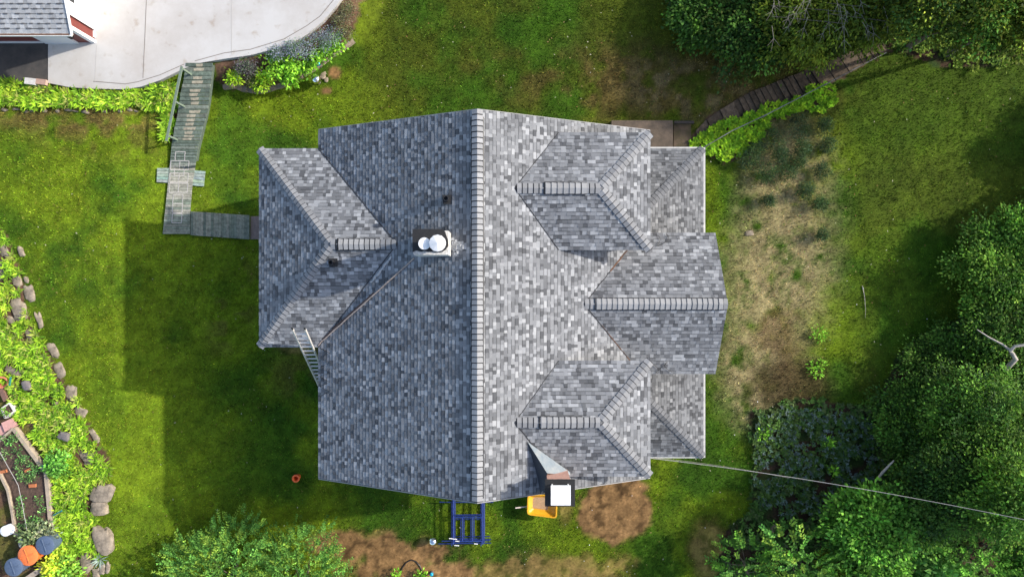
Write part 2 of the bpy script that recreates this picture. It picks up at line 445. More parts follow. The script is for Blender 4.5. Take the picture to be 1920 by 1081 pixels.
    col = mix(col, np.broadcast_to(soil, col.shape), bare); dens *= (1 - sstep(0.35, 0.8, bare)) * 0.93 + 0.07 * (n4 > .5)
    col = col * (0.66 + 0.68 * fbm(x * 2.6, y * 2.6, 12, 3))[:, None]
    # garden, beds, forest floor
    mulch = c((0.105, 0.062, 0.04)) * (0.6 + 0.9 * n4[:, None])
    for poly, k, dn in ((FERN_LEFT_PX, 1, 0.0), (FERN_TOP_PX, 1, 0.05), (FERN_RAMP_PX, 1, 0.0), (FERN_RIGHT_PX, 1, 0.1), (PATH_PX, 1, 0), (BANK_PX, 1, 0.03)):
        ins = inpoly(px + (n2 - .5) * 22, py + (n4 - .5) * 14, poly)
        col[ins] = np.broadcast_to(mulch, col.shape)[ins]; dens[ins] = dn
    ins = inpoly(px, py, GARDEN_PX)
    gcol = mix(np.broadcast_to(mulch, col.shape) * 1.5, c((0.16, 0.15, 0.04)), sstep(0.42, 0.6, n2))
    col[ins] = gcol[ins]; dens[ins] = 0.35 * dens[ins]
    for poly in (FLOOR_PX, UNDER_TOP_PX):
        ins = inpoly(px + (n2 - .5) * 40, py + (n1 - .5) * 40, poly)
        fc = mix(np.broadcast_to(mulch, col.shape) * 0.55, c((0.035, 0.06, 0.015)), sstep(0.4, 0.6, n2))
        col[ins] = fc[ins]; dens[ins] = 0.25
    slab = inpoly(x, y, slab_xy) | ((px < 95) & (py < 160) & (py > 40)); dens[slab] = 0
    hs = (x > -9.2) & (x < 8.0) & (y > -7) & (y < 5.9); dens[hs] *= 1
    hs = (x > -6.8) & (x < 4.5) & (y > -6.8) & (y < 5.6); dens[hs] = 0
    return col, dens, z, px, py

xs = np.concatenate([[-900, -500, -250, -120, -70, -48, -38, -32, -29], np.arange(-27, 27.01, 0.14), [29, 32, 38, 48, 70, 120, 250, 500, 900]])
ys = np.concatenate([[-900, -500, -250, -120, -60, -38, -28, -22, -19], np.arange(-17, 17.01, 0.14), [19, 22, 28, 38, 60, 120, 250, 500, 900]])
GX, GY = np.meshgrid(xs, ys); gx = GX.ravel(); gy = GY.ravel()
gcol, gd, gz, gpx, gpy = ground_fields(gx, gy)
gzz = gz + (0.03 + 0.05 * (gd < .4)) * (fbm(gx * 4, gy * 4, 31, 4) - 0.5) * (gd > 0)
soilm = np.where(gd < 0.3, 0.5, 0.62)[:, None]
V = np.stack([gx, gy, gzz], 1); nx, ny = len(xs), len(ys)
idx = np.arange(nx * ny).reshape(ny, nx)
Fq = np.stack([idx[:-1, :-1].ravel(), idx[:-1, 1:].ravel(), idx[1:, 1:].ravel(), idx[1:, :-1].ravel()], 1)
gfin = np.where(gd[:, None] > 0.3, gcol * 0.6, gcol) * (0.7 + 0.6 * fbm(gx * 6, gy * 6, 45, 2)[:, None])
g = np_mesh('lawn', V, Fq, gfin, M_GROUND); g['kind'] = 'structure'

# ------------------------------------------------------------------ grass blades (uncountable)
def blade_mesh(name, x, y, z, col, hgt, wid, lean=0.6, label=None, cat='grass'):
    n = len(x); a = rng.uniform(0, 2 * np.pi, n); ln = rng.uniform(0.1, lean, n) * hgt; b = rng.uniform(0, 2 * np.pi, n)
    dx = np.cos(a) * wid / 2; dy = np.sin(a) * wid / 2
    v0 = np.stack([x - dx, y - dy, z - 0.01], 1); v1 = np.stack([x + dx, y + dy, z - 0.01], 1)
    v2 = np.stack([x + np.cos(b) * ln, y + np.sin(b) * ln, z + hgt], 1)
    V = np.stack([v0, v1, v2], 1).reshape(-1, 3)
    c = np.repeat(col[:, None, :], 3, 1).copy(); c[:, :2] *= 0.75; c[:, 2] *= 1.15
    o = np_mesh(name, V, np.arange(n * 3).reshape(-1, 3), c.reshape(-1, 3), M_GRASS)
    return tag(o, label, cat, kind='stuff')
NG = 520000
bx = rng.uniform(-25.5, 25.5, NG); by = rng.uniform(-14.6, 14.6, NG)
bc, bd, bz, bqx, bqy = ground_fields(bx, by)
# clumping
cl = 0.45 + 1.1 * fbm(bx * 4.5, by * 4.5, 44, 3)
keep = rng.uniform(0, 1, NG) < bd * cl
bx, by, bz, bc = bx[keep], by[keep], bz[keep], bc[keep]
n = len(bx)
jit = np.exp(rng.normal(0, 0.42, n))[:, None] * np.exp(rng.normal(0, 0.12, (n, 3)))
bc = bc * jit * (0.45 + 1.15 * fbm(bx * 6, by * 6, 45, 2)[:, None])
yel = sstep(.58, .75, fbm(bx * 3.1, by * 3.1, 47, 3))[:, None] * (bqx[keep] < 1000)[:, None]
bc = bc * (1 - .5 * yel) + bc.mean(1, keepdims=True) * np.array([2.0, 1.9, 0.25]) * .5 * yel
rare = rng.uniform(0, 1, n) < 0.05
bc[rare] = bc[rare] * 0.4 + np.array([0.22, 0.20, 0.07]) * 0.6
hh = rng.uniform(0.03, 0.075, n) * (0.8 + 0.5 * fbm(bx * 1.2, by * 1.2, 46, 2)); ww = rng.uniform(0.025, 0.05, n)
drym = (bc[:, 0] > bc[:, 1] * 1.05); ww[drym] *= 0.7; hh[drym] *= 1.8
blade_mesh('grass', bx, by, bz, bc, hh, ww, 1.2, 'mown green lawn around the grey roofed house, straw dry to its right', 'grass')

# ================================================================== HOUSE
house = empty('house', (-1.2, -0.6, 0), 'large house with grey shingle roof, dormers and two chimneys in the middle of the lawn', 'house')
DKM = mat('roof_fascia', (0.26, 0.26, 0.265), 0.7)
def roof_obj(name, planes, parent, label=None):
    mb = MB()
    for p in planes: roof_plane(mb, p)
    return tag(mb.build(name, [M_SHINGLE, DKM], parent), label)
# wall
mb = MB()
def wallbox(x0, x1, y0, y1, z0, z1): mb.box(((x0 + x1) / 2, (y0 + y1) / 2, (z0 + z1) / 2), (x1 - x0, y1 - y0, z1 - z0))
x0, x1, y0, y1 = -5.62 * U, 3.85 * U, -5.62 * U, 4.66 * U
def prof(x): return (7.2 - 0.475 * abs(x / U + 0.955)) * U - 0.16
sec = [(x0, -0.3), (x1, -0.3), (x1, prof(x1)), (-0.955 * U, prof(-0.955 * U)), (x0, prof(x0))]
mb.prism([Vector((a, y0, b)) for a, b in sec], (0, -(y1 - y0), 0))
wallbox(-7.5 * U, x0 - 0.003, -1.5 * U, 4.0 * U, -0.3, 4.72 * U)
secg = [(-2.3 * U, -0.3), (1.38 * U, -0.3), (1.38 * U, 4.78 * U), (-0.46 * U, 5.5 * U), (-2.3 * U, 4.78 * U)]
mb.prism([Vector((6.08 * U, a, b)) for a, b in secg], ((6.08 - 3.86) * U, 0, 0))
# ground-floor porch body behind posts
mb.build('wall', M_SIDING, house)
# windows
def window(c, axis, w_, h_, parent):
    """axis 'x' = wall faces +-x ; c centre on wall face"""
    f = MB(); c = Vector(c); sx = (0.08, w_, h_) if axis == 'x' else (w_, 0.08, h_)
    t = 0.09
    for a in (-1, 1):
        if axis == 'x':
            f.box(c + Vector((0, a * (w_ / 2 - t / 2), 0)), (0.08, t, h_)); f.box(c + Vector((0, 0, a * (h_ / 2 - t / 2))), (0.084, w_ - 2 * t, t))
        else:
            f.box(c + Vector((a * (w_ / 2 - t / 2), 0, 0)), (t, 0.08, h_)); f.box(c + Vector((0, 0, a * (h_ / 2 - t / 2))), (w_ - 2 * t, 0.084, t))
    fr = f.build('window', M_WHITE, parent)
    g2 = MB(); g2.box(c, (0.05, w_ - 2 * t, h_ - 2 * t) if axis == 'x' else (w_ - 2 * t, 0.05, h_ - 2 * t)); g2.build('pane', M_GLASS, fr)
for zz in (1.7, 4.4):
    for yy in (-5.2, -3.6): window((x0 - 0.02, yy, zz), 'x', 0.95, 1.5, house)
    for yy in (-0.4, 1.6, 3.6): window((-7.5 * U - 0.02, yy, zz), 'x', 0.95, 1.5, house)
    for xx in (-4.8, -1.9): window((xx, y0 - 0.02, zz), 'y', 0.95, 1.5, house)
    for xx in (-5.0, -2.0, 1.2): window((xx, y1 + 0.02, zz), 'y', 0.95, 1.5, house)
    window((6.08 * U + 0.02, -0.46 * U, zz), 'x', 1.6, 1.5, house)

yN, yS = 4.93, -5.88
ml = [V3(-0.955, yN, 7.2), V3(-6.01, yN, 4.8), V3(-6.01, yS, 4.8), V3(-0.955, yS, 7.2)]
mr = [V3(-0.955, yS, 7.2), V3(4.31, yS, 4.70), V3(4.31, yN, 4.70), V3(-0.955, yN, 7.2)]
roof_obj('roof', [ml, mr], house, 'main gable roof with pale worn east slope')
# west wing
E1 = V3(-7.85, 4.34, 4.8); E2 = V3(-7.85, -1.82, 4.8); A = V3(-5.30, 1.29, 6.06); B = V3(-3.355, 1.29, 6.06)
W1 = V3(-6.01, 4.34, 4.8); W2 = V3(-6.01, -1.82, 4.8)
wing = [[E1, W1, B, A], [E1, A, E2], [E2, A, B, W2]]
roof_obj('roof', wing, house, 'hipped roof of the west wing')
# dormers
def dormer(cy, ya, yb):
    d = empty('dormer', (0, 0, 0)); d.parent = house; d.location = V3(2.5, cy, 5.0) - abs_loc(house)
    xf = 4.03; rz = 6.71; ez = 6.1
    R0 = V3(0.077, cy, rz); R1 = V3(2.49, cy, rz); NV = V3(1.36, ya, ez); NE = V3(xf, ya, ez); SE = V3(xf, yb, ez); SV = V3(1.36, yb, ez)
    roof_obj('roof', [[NV, R0, R1, NE], [NE, R1, SE], [SE, R1, R0, SV]], d)
    m = MB(); m.box(((0.4 + 3.86) / 2 * U, (ya + yb) / 2 * U, 5.55 * U), (3.44 * U, (ya - yb - 0.5) * U, 1.0 * U)); m.build('wall', M_SIDING, d)
    for q in (-0.6, 0.6): window((3.85 * U + 0.02, (cy + q) * U, 5.62 * U), 'x', 0.9, 0.8, d)
    c = MB(); dn = Vector((0, 1.71, -0.61)); ds = Vector((0, -1.71, -0.61)); de = Vector((1.54, 0, -0.61))
    caps(c, R0 + Vector((0.05, 0, 0)), R1, dn, ds, wing=0.18)
    for e, s_ in ((NE, 1), (SE, -1)):
        e = Vector(e); h = (R1 - e).normalized()
        def perp(pn):
            t = Vector(pn); t = t - h * t.dot(h); return t.normalized()
        # horizontal directions along each eave, projected perpendicular to the hip within each plane
        a = perp(Vector((-1, 0, 0))); b = perp(Vector((0, -s_, 0)))
        caps(c, e, R1 - h * 0.1, a, b, wing=0.17)
    c.build('ridge_cap', M_CAP, d)
    return d
d1 = dormer(2.83, 4.54, 1.12)
d2 = dormer(-3.785, -2.10, -5.47)
# gable wing
g0 = V3(2.14, -0.46, 5.73); g1 = V3(6.41, -0.46, 5.73); gn0 = V3(3.99, 1.72, 4.85); gn1 = V3(6.30, 1.72, 4.85); gs0 = V3(3.99, -2.64, 4.85); gs1 = V3(6.30, -2.64, 4.85)
roof_obj('roof', [[gn0, g0, g1, gn1], [gs1, g1, g0, gs0]], house, 'gable roof of the east wing')
# porch roofs
PZ = 2.7; sl = 0.4
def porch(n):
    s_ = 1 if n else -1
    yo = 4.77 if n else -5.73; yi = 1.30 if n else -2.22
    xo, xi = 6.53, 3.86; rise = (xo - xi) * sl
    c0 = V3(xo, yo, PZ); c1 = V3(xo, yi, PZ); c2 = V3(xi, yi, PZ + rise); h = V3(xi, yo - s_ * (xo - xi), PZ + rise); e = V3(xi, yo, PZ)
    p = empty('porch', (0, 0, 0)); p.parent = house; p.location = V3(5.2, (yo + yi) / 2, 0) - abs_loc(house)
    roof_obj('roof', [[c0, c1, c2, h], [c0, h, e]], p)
    cp = MB(); hd = (h - c0).normalized()
    a = Vector((-1, 0, 0)); b = Vector((0, -s_, 0))
    a = (a - hd * a.dot(hd)).normalized(); b = (b - hd * b.dot(hd)).normalized()
    # flatten onto each plane
    caps(cp, c0, h, a, b, wing=0.17, col=(0.15, 0.155, 0.165)); cp.build('ridge_cap', M_CAP, p)
    gt = MB(); gz_ = PZ * U - 0.1
    gt.box((xo * U + 0.045, (yo + yi) / 2 * U, gz_ + 0.03), (0.085, abs(yo - yi) * U + 0.1, 0.11))
    gt.box(((xo + xi) / 2 * U - 0.0, yo * U + s_ * 0.045, gz_ + 0.02), ((xo - xi) * U, 0.06, 0.10))
    gt.build('gutter', mat('gutter_white', (0.55, 0.54, 0.51), 0.5, noise=.25, scale=3), p)
    ps = MB()
    for (q, r) in ((xo - 0.3, yo - s_ * 0.3), (xo - 0.3, yi + s_ * 0.3)):
        m = MB(); m.box((q * U, r * U, PZ * U / 2 - 0.08), (0.16, 0.16, PZ * U - 0.12)); m.build('post', M_WHITE, p)
    fl = MB(); fl.box(((xo + xi) / 2 * U - 0.1, (yo + yi) / 2 * U, 0.22), ((xo - xi) * U - 0.4, abs(yo - yi) * U - 0.3, 0.36)); fl.build('deck', mat('deck_grey', (0.2, 0.2, 0.2)), p)
TK = 0.74; porch(True); porch(False); TK = 1.0  # porch shingle tones lowered to stand in for tree shade
# wall skirt closing behind the porch under dormers is the main wall

# caps on the main ridge and on the wing
c = MB()
caps(c, V3(-0.955, yS, 7.2) + Vector((0, 0, 0)), V3(-0.955, yN, 7.2), Vector((-1, 0, -0.475)), Vector((1, 0, -0.475)), wing=0.185, expo=0.2, lift=0.05, col=(0.27, 0.273, 0.28))
c.build('ridge_cap', M_CAP, house)
c = MB()
caps(c, B, A, Vector((0, 1, -0.413)), Vector((0, -1, -0.405)), wing=0.18)
for e, s_ in ((E1, 1), (E2, -1)):
    h = (A - e).normalized(); a = Vector((1, 0, 0)); b = Vector((0, -s_, 0))
    a = (a - h * a.dot(h)).normalized(); b = (b - h * b.dot(h)).normalized()
    caps(c, e, A - h * 0.08, a, b, wing=0.17)
c.build('ridge_cap', M_CAP, house)
c = MB()
caps(c, g0, g1, Vector((0, 1, -0.404)), Vector((0, -1, -0.404)), wing=0.19)
c.build('ridge_cap', M_CAP, house)
# ridge vents: raised black mesh strips under the caps
def vent(pa, pb, dl, dr, parent, wing_=0.2, ends=True):
    m = MB(); pa = Vector(pa); pb = Vector(pb); d = (pb - pa).normalized()
    for q in (dl, dr):
        q = Vector(q).normalized(); nn = d.cross(q); nn.normalize()
        if nn.z < 0: nn = -nn
        mid = (pa + pb) / 2 + q * (wing_ + 0.012) + nn * 0.03
        m.box(mid, ((pb - pa).length, 0.03, 0.062), ax=(d, q, nn))
    if ends:
        for e in (pa,):
            for q in (dl, dr):
                q = Vector(q).normalized(); nn = d.cross(q).normalized(); nn = nn if nn.z > 0 else -nn
                m.box(e - d * 0.0 + q * (wing_ / 2) + nn * 0.034, (0.035, wing_, 0.066), ax=(d, q, nn))
    return m.build('ridge_vent', mat('black_vent', (0.01, 0.01, 0.011), 0.5), parent)
vent(V3(-0.955, yS + 0.10, 7.2), V3(-0.955, yN - 0.2, 7.2), (-1, 0, -0.475), (1, 0, -0.475), house, 0.19, False)
def ridge_at(px, z): return (px - 960) / F * (H - z)
zr = 6.71 * U
for dd, cy, a, b in ((d1, 2.83, 1020, 1100), (d2, -3.785, 1012, 1092)):
    vent((ridge_at(a, zr), cy * U, zr), (ridge_at(b, zr), cy * U, zr), (0, 1, -0.357), (0, -1, -0.357), dd, 0.19)
zr = 5.73 * U
vent((ridge_at(1116, zr), -0.46 * U, zr), (ridge_at(1358, zr), -0.46 * U, zr), (0, 1, -0.404), (0, -1, -0.404), house, 0.2)
zr = 6.06 * U
vent((ridge_at(632, zr), 1.29 * U, zr), (ridge_at(712, zr), 1.29 * U, zr), (0, 1, -0.413), (0, -1, -0.405), house, 0.19)
# raised caps above those short vents
for dd, cy, a, b, z_, sn, wd in ((d1, 2.83, 1021, 1100, 6.71, 0.357, .19), (d2, -3.785, 1013, 1092, 6.71, 0.357, .19), (house, -0.46, 1117, 1356, 5.73, 0.404, .2), (house, 1.29, 633, 712, 6.06, 0.41, .19)):
    c = MB(); caps(c, (ridge_at(a, z_ * U), cy * U, z_ * U), (ridge_at(b, z_ * U), cy * U, z_ * U), (0, 1, -sn), (0, -1, -sn), wing=wd, lift=0.05, col=(0.26, 0.262, 0.266)); c.build('ridge_cap', M_CAP, dd)

# valley cut lines and debris
def plane_main(x): return (7.2 - 0.475 * abs(x / U + 0.955)) * U
def onmain(px, py, lift=0.03):
    z = 7.0
    for _ in range(12):
        p = P(px, py, z + lift); z = plane_main(p.x)
    return P(px, py, z + lift)
def strip(name, pts, wd, m, parent, h=0.012):
    b = MB()
    for i in range(len(pts) - 1): b.bar(pts[i], pts[i + 1], wd, h)
    return b.build(name, m, parent)
M_SEAM = mat('dark_seam', (0.03, 0.03, 0.032), 0.9)  # thin dark strips along the valley cut lines
M_RUST = mat('leaf_litter', (0.16, 0.08, 0.045), 0.9, noise=0.5, scale=20)
def valley(a, b, off=(0, 0, 0), wd=0.025, m=None, name='valley_flashing', parent=None):
    a = Vector(a) + Vector(off) + Vector((0, 0, 0.03)); b = Vector(b) + Vector(off) + Vector((0, 0, 0.03))
    k = 14; pts = [a.lerp(b, i / k) + Vector((random.uniform(-.008, .008), random.uniform(-.008, .008), 0)) for i in range(k + 1)]
    strip(name, pts, wd, m or M_SEAM, parent or house)
valley(W1, B); valley(W2, B)
valley(gn0, g0, m=M_SEAM, wd=0.022); valley(gs0, g0, m=M_SEAM, wd=0.022)
for cy, ya, yb, dd in ((2.83, 4.54, 1.12, d1), (-3.785, -2.10, -5.47, d2)):
    valley(V3(1.36, ya, 6.1), V3(0.077, cy, 6.71), parent=dd, wd=0.018); valley(V3(1.36, yb, 6.1), V3(0.077, cy, 6.71), parent=dd, wd=0.022)
valley(gn0, gn0.lerp(g0, 0.55), m=M_RUST, wd=0.05, name='leaf_litter'); valley(gs0, gs0.lerp(g0, 0.7), m=M_RUST, wd=0.03, name='leaf_litter')

# vent pipes
def vent_pipe(x, y, z, s_, nrm):
    e = MB(); e.box((x + 0.02, y, z + 0.06), (0.30, 0.32, 0.06)); f = e.build('vent_boot', M_DARK, house)
    q = MB(); q.lathe((x, y, z), [(0.09, 0), (0.09, 0.40), (0.07, 0.40), (0.07, 0.2)], 14); q.build('vent_pipe', mat('black_pipe', (0.02, 0.02, 0.022), 0.4), f, smooth=True)
p = onmain(838, 374, 0); vent_pipe(p.x, p.y, p.z, 1, None)
zz = 5.55 * U; p = P(625, 492, zz); zz = (4.8 + (p.y / U + 1.82) * 0.405) * U; p = P(625, 492, zz); vent_pipe(p.x, p.y, p.z, 1, None)

# west chimney
M_STUCCO = mat('white_stucco', (0.66, 0.64, 0.60), 0.9, noise=0.45, scale=9, bump=0.8)
ch = empty('chimney', (0, 0, 0), None); ch.parent = house; ch.location = Vector((-2.75, 1.54, 7.5)) - abs_loc(house)
ch['label'] = 'white stucco chimney with black top and two round metal caps'
cx0, cx1, cy0, cy1 = -3.31, -2.14, 1.13, 1.93; ct = 9.6
m = MB(); m.box(((cx0 + cx1) / 2, (cy0 + cy1) / 2, 8.3), (cx1 - cx0, cy1 - cy0, 2.6)); m.build('stack', M_STUCCO, ch)
m = MB()
pts = [(-3.33, 1.99), (-2.33, 1.99), (-2.24, 1.90), (-2.20, 1.78), (-2.14, 1.6), (-2.13, 1.42), (-2.22, 1.30), (-2.34, 1.22), (-2.55, 1.20), (-2.62, 1.235), (-2.8, 1.225), (-2.95, 1.25), (-3.05, 1.225), (-3.2, 1.27), (-3.33, 1.22)]
m.prism([Vector((a, b, ct + 0.055)) for a, b in pts[::-1]], (0, 0, 0.053)); m.build('tar_cap', M_DARK, ch)
M_GALV = mat('galvanised_metal', (0.62, 0.63, 0.64), 0.32, 0.85, noise=0.15, scale=6)
M_WMET = mat('white_metal', (0.8, 0.8, 0.79), 0.55)
p = P(796, 456, ct + .3); m = MB(); m.lathe((p.x, p.y, ct + 0.05), [(0.15, 0), (0.15, 0.25), (0.2, 0.25), (0.2, 0.29), (0.01, 0.30)], 24); m.build('flue_cap', M_WMET, ch)
p = P(820, 455, ct + .5); m = MB(); m.lathe((p.x, p.y, ct + 0.05), [(0.17, 0), (0.17, 0.4), (0.28, 0.4), (0.28, 0.42), (0.25, 0.43), (0.01, 0.50)], 12); m.build('flue_cap', mat('shiny_flue', (0.72, 0.72, 0.72), 0.5, 0.2), ch)
# mortar patch beside chimney
m = MB()
for k in range(16):
    a = 846 + random.uniform(0, 26) ; b = 460 + random.uniform(-1, 1) * (22 - (a - 846) * 0.6)
    q = onmain(a, b, 0.028); wdt = random.uniform(0.06, 0.16); m.box(q, (wdt, random.uniform(0.06, 0.14), 0.012), rz=random.uniform(-.2, .2), ax=None)
m.box(onmain(857, 460, 0.025), (0.5, 0.3, 0.01), ax=(Vector((1, 0, .475)).normalized(), Vector((0, 1, 0)), Vector((-.475, 0, 1)).normalized()))
m.build('mortar_patch', mat('mortar', (0.42, 0.43, 0.44), 0.95, noise=0.4, scale=14), ch)
m = MB(); pts = []
for k in range(14):
    q = onmain(734 - k * 2.9 + random.uniform(-1.5, 1.5), 480 + k * 3.7, 0.03); pts.append(q)
m.tube(pts, [random.uniform(.03, .06) for _ in pts], 6); m.build('mortar_patch', MATS['mortar'], house)

# east chimney
ch2 = empty('chimney', (0, 0, 0)); ch2.parent = house; ch2.location = Vector((1.3, -7.1, 0)) - abs_loc(house)
ch2['label'] = 'brick chimney with black crown and square white cap at the gable end'
tz = 9.25
c0 = P(1022, 899, tz); c1 = P(1078, 948, tz)
M_BRICK = None
def brick_mat():
    m, n, l, b = new_mat('red_brick')
    tc = n.new('ShaderNodeTexCoord'); mp = n.new('ShaderNodeMapping'); mp.inputs['Rotation'].default_value = (R(90), 0, 0)
    br = n.new('ShaderNodeTexBrick'); br.inputs['Scale'].default_value = 5; br.inputs['Color1'].default_value = (0.55, 0.24, 0.16, 1); br.inputs['Color2'].default_value = (0.42, 0.17, 0.12, 1)
    br.inputs['Mortar'].default_value = (0.45, 0.40, 0.36, 1); br.inputs['Mortar Size'].default_value = 0.03
    l.new(tc.outputs['Object'], mp.inputs[0]); l.new(mp.outputs[0], br.inputs['Vector']); l.new(br.outputs[0], b.inputs['Base Color']); b.inputs['Roughness'].default_value = 0.9
    return m
M_BRICK = brick_mat()
ov = 0.09
m = MB(); xa, xb = c0.x + ov, c1.x - ov - 0.05; ya, yb = c1.y + ov, c0.y - ov + 0.06
m.box(((xa + xb) / 2, (ya + yb) / 2, tz / 2 - 0.1), (xb - xa, yb - ya, tz - 0.1)); m.build('stack', M_BRICK, ch2)
m = MB(); m.box(((c0.x + c1.x) / 2, (c0.y + c1.y) / 2, tz - 0.06), (c1.x - c0.x, c0.y - c1.y, 0.14)); m.build('crown', M_DARK, ch2)
m = MB(); q0 = P(1033, 909, tz + .35); q1 = P(1070, 946, tz + .35)
m.box(((q0.x + q1.x) / 2, (q0.y + q1.y) / 2, tz + 0.33), (q1.x - q0.x, q0.y - q1.y, 0.04))
for a in (q0.x + .06, q1.x - .06):
    for b in (q1.y + .06, q0.y - .06): m.box((a, b, tz + 0.16), (0.04, 0.04, 0.31))
m.build('chimney_cap', M_WMET, ch2)
# cricket (metal saddle) behind the chimney
apex = onmain(989, 827, 0.02); Cc = P(1069, 884, 7.86); Bz = onmain(1026, 886, 0.0); Bt = P(1026, 886, Bz.z + 0.75); Dd = onmain(1008, 893, 0.02)
m = MB(); m.face([apex, Cc, Bt]); m.face([Cc, Vector((Cc.x, Cc.y - .1, Cc.z)), Bt]); m.build('metal_saddle', mat('weathered_zinc', (0.15, 0.19, 0.225), 0.6, 0.1, noise=0.35, scale=4, col2=(0.24, 0.26, 0.27)), ch2)
m = MB(); m.face([apex, Bt, Dd]); m.face([Dd, Bt, Vector((Bt.x, Bt.y - 0.5, Bt.z - 0.2)), Vector((Dd.x + .1, Dd.y - 0.6, Dd.z))]); m.build('metal_saddle_shaded', mat('shaded_zinc', (0.06, 0.062, 0.07), 0.6, 0.2), ch2)  # west facet of the same saddle, its shade put into a darker colour

# trim on the gable rakes, one board per gable end
for y_ in (yN, yS):
    s_ = 1 if y_ > 0 else -1
    m = MB()
    zoff = Vector((0, s_ * 0.02, -0.1)); a0 = V3(-6.01, y_, 4.8) + zoff; a1 = V3(-0.955, y_, 7.2) + zoff; a2 = V3(4.31, y_, 4.7) + zoff; t = Vector((0, 0, 0.1))
    m.prism([a0 + t, a0 - t, a1 - t, a2 - t, a2 + t, a1 + t], (0, 0.03, 0)); m.build('rake_board', DKM, house)

# ================================================================== SLAB, DRIVE, GARAGE
m = MB(); m.prism([p for p in SLAB][::-1] if False else SLAB, (0, 0, 0.42))
def concrete():
    mm, n, l, b = new_mat('pale_concrete')
    tc = n.new('ShaderNodeTexCoord'); t1 = n.new('ShaderNodeTexNoise'); t1.inputs['Scale'].default_value = 0.5; t1.inputs['Detail'].default_value = 8; t1.inputs['Roughness'].default_value = 0.7
    t2 = n.new('ShaderNodeTexNoise'); t2.inputs['Scale'].default_value = 2.2; t2.inputs['Detail'].default_value = 5
    l.new(tc.outputs['Object'], t1.inputs[0]); l.new(tc.outputs['Object'], t2.inputs[0])
    r1 = n.new('ShaderNodeValToRGB'); e = r1.color_ramp.elements; e[0].position = 0.33; e[1].position = 0.62; e[0].color = (0.40, 0.375, 0.35, 1); e[1].color = (0.475, 0.465, 0.45, 1)
    r2 = n.new('ShaderNodeValToRGB'); e = r2.color_ramp.elements; e[0].position = 0.26; e[1].position = 0.40; e[0].color = (0.82, 0.75, 0.68, 1); e[1].color = (1, 1, 1, 1)
    l.new(t1.outputs[0], r1.inputs[0]); l.new(t2.outputs[0], r2.inputs[0])
    mx = n.new('ShaderNodeMix'); mx.data_type = 'RGBA'; mx.blend_type = 'MULTIPLY'; mx.inputs[0].default_value = 1
    l.new(r1.outputs[0], mx.inputs[6]); l.new(r2.outputs[0], mx.inputs[7]); l.new(mx.outputs[2], b.inputs['Base Color']); b.inputs['Roughness'].default_value = 0.85
    return mm
M_CONC = concrete()
slab = m.build('concrete_driveway', M_CONC); slab['kind'] = 'structure'
M_JOINT = mat('slab_joint', (0.20, 0.18, 0.16), 0.9)
M_JOINTL = mat('slab_joint_light', (0.40, 0.38, 0.36), 0.9)
def flatpath(name, pxs, z, wd, matl, h=0.006):
    b = MB(); pts = [P(a, c, z) for a, c in pxs]
    for i in range(len(pts) - 1):
        d = (pts[i + 1] - pts[i]); L = d.length; d.normalize(); sx = Vector((-d.y, d.x, 0)) * wd / 2
        b.prism([pts[i] - sx, pts[i + 1] - sx, pts[i + 1] + sx, pts[i] + sx], (0, 0, h))
    return b.build(name, matl)
jz = SLAB_Z + 0.005
for pts, mm, wd in (([(276, -40), (272, 60), (268, 146)], M_JOINT, 0.03), ([(435, -40), (434, 102)], M_JOINTL, 0.035), ([(181, 84), (178, 154)], M_JOINTL, 0.02),
                    ([(175, 152), (235, 157), (258, 153), (300, 140), (345, 120)], M_JOINT, 0.035), ([(365, 114), (420, 99), (470, 92), (532, 73), (575, 48), (600, 30), (625, 0), (640, -40)], M_JOINT, 0.035)):
    j = flatpath('expansion_joint', pts, jz, wd, mm, 0.004); j['kind'] = 'structure'
# asphalt
m = MB(); m.prism([P(*q, 1.72) for q in [(-70, 40), (-70, 150), (0, 146), (40, 160), (89.5, 160), (89.5, 40)]], (0, 0, 0.3))
asp = m.build('asphalt_yard', mat('asphalt', (0.045, 0.043, 0.042), 0.9, scale=1.6, col2=(0.085, 0.075, 0.066), noise=0.3)); asp['kind'] = 'structure'
M_RED = mat('barn_red_siding', (0.165, 0.035, 0.028), 0.6, noise=0.15, scale=3)
gar = empty('garage', (-22, 12.5, SLAB_Z), 'red sided garage with grey shingle roof and white trim at the top left corner', 'garage')
gx1, gy0 = -18.8, 11.07; gx0, gy1 = -28.0, 18.5; gzt = 4.25
m = MB(); m.prism([Vector((gx1, a, b)) for a, b in [(gy0, SLAB_Z - 0.1), (gy1, SLAB_Z - 0.1), (gy1, gzt), ((gy0 + gy1) / 2, gzt + 1.25), (gy0, gzt)]], (gx1 - gx0, 0, 0)); m.build('wall', M_RED, gar)
rov = 0.5; ex = -18.28; ey = 10.57; ez = 4.2; ry = (gy0 + gy1) / 2; slp = 0.335
rz_ = ez + slp * (ry - ey)
TON_SAVE = TONES
TONES = [((0.33, 0.335, 0.34), .6), ((0.38, 0.385, 0.39), .25), ((0.27, 0.275, 0.28), .15)]
m = MB(); roof_plane(m, [(ex, ey, ez), (ex, ry, rz_), (gx0 - .5, ry, rz_), (gx0 - .5, ey, ez)], expo=0.19, thick=0.1); roof_plane(m, [(ex, ry, rz_), (ex, 2 * ry - ey, ez), (gx0 - .5, 2 * ry - ey, ez), (gx0 - .5, ry, rz_)], expo=0.19, thick=0.1)
m.build('roof', [M_SHINGLE, M_WHITE], gar)
TONES = TON_SAVE
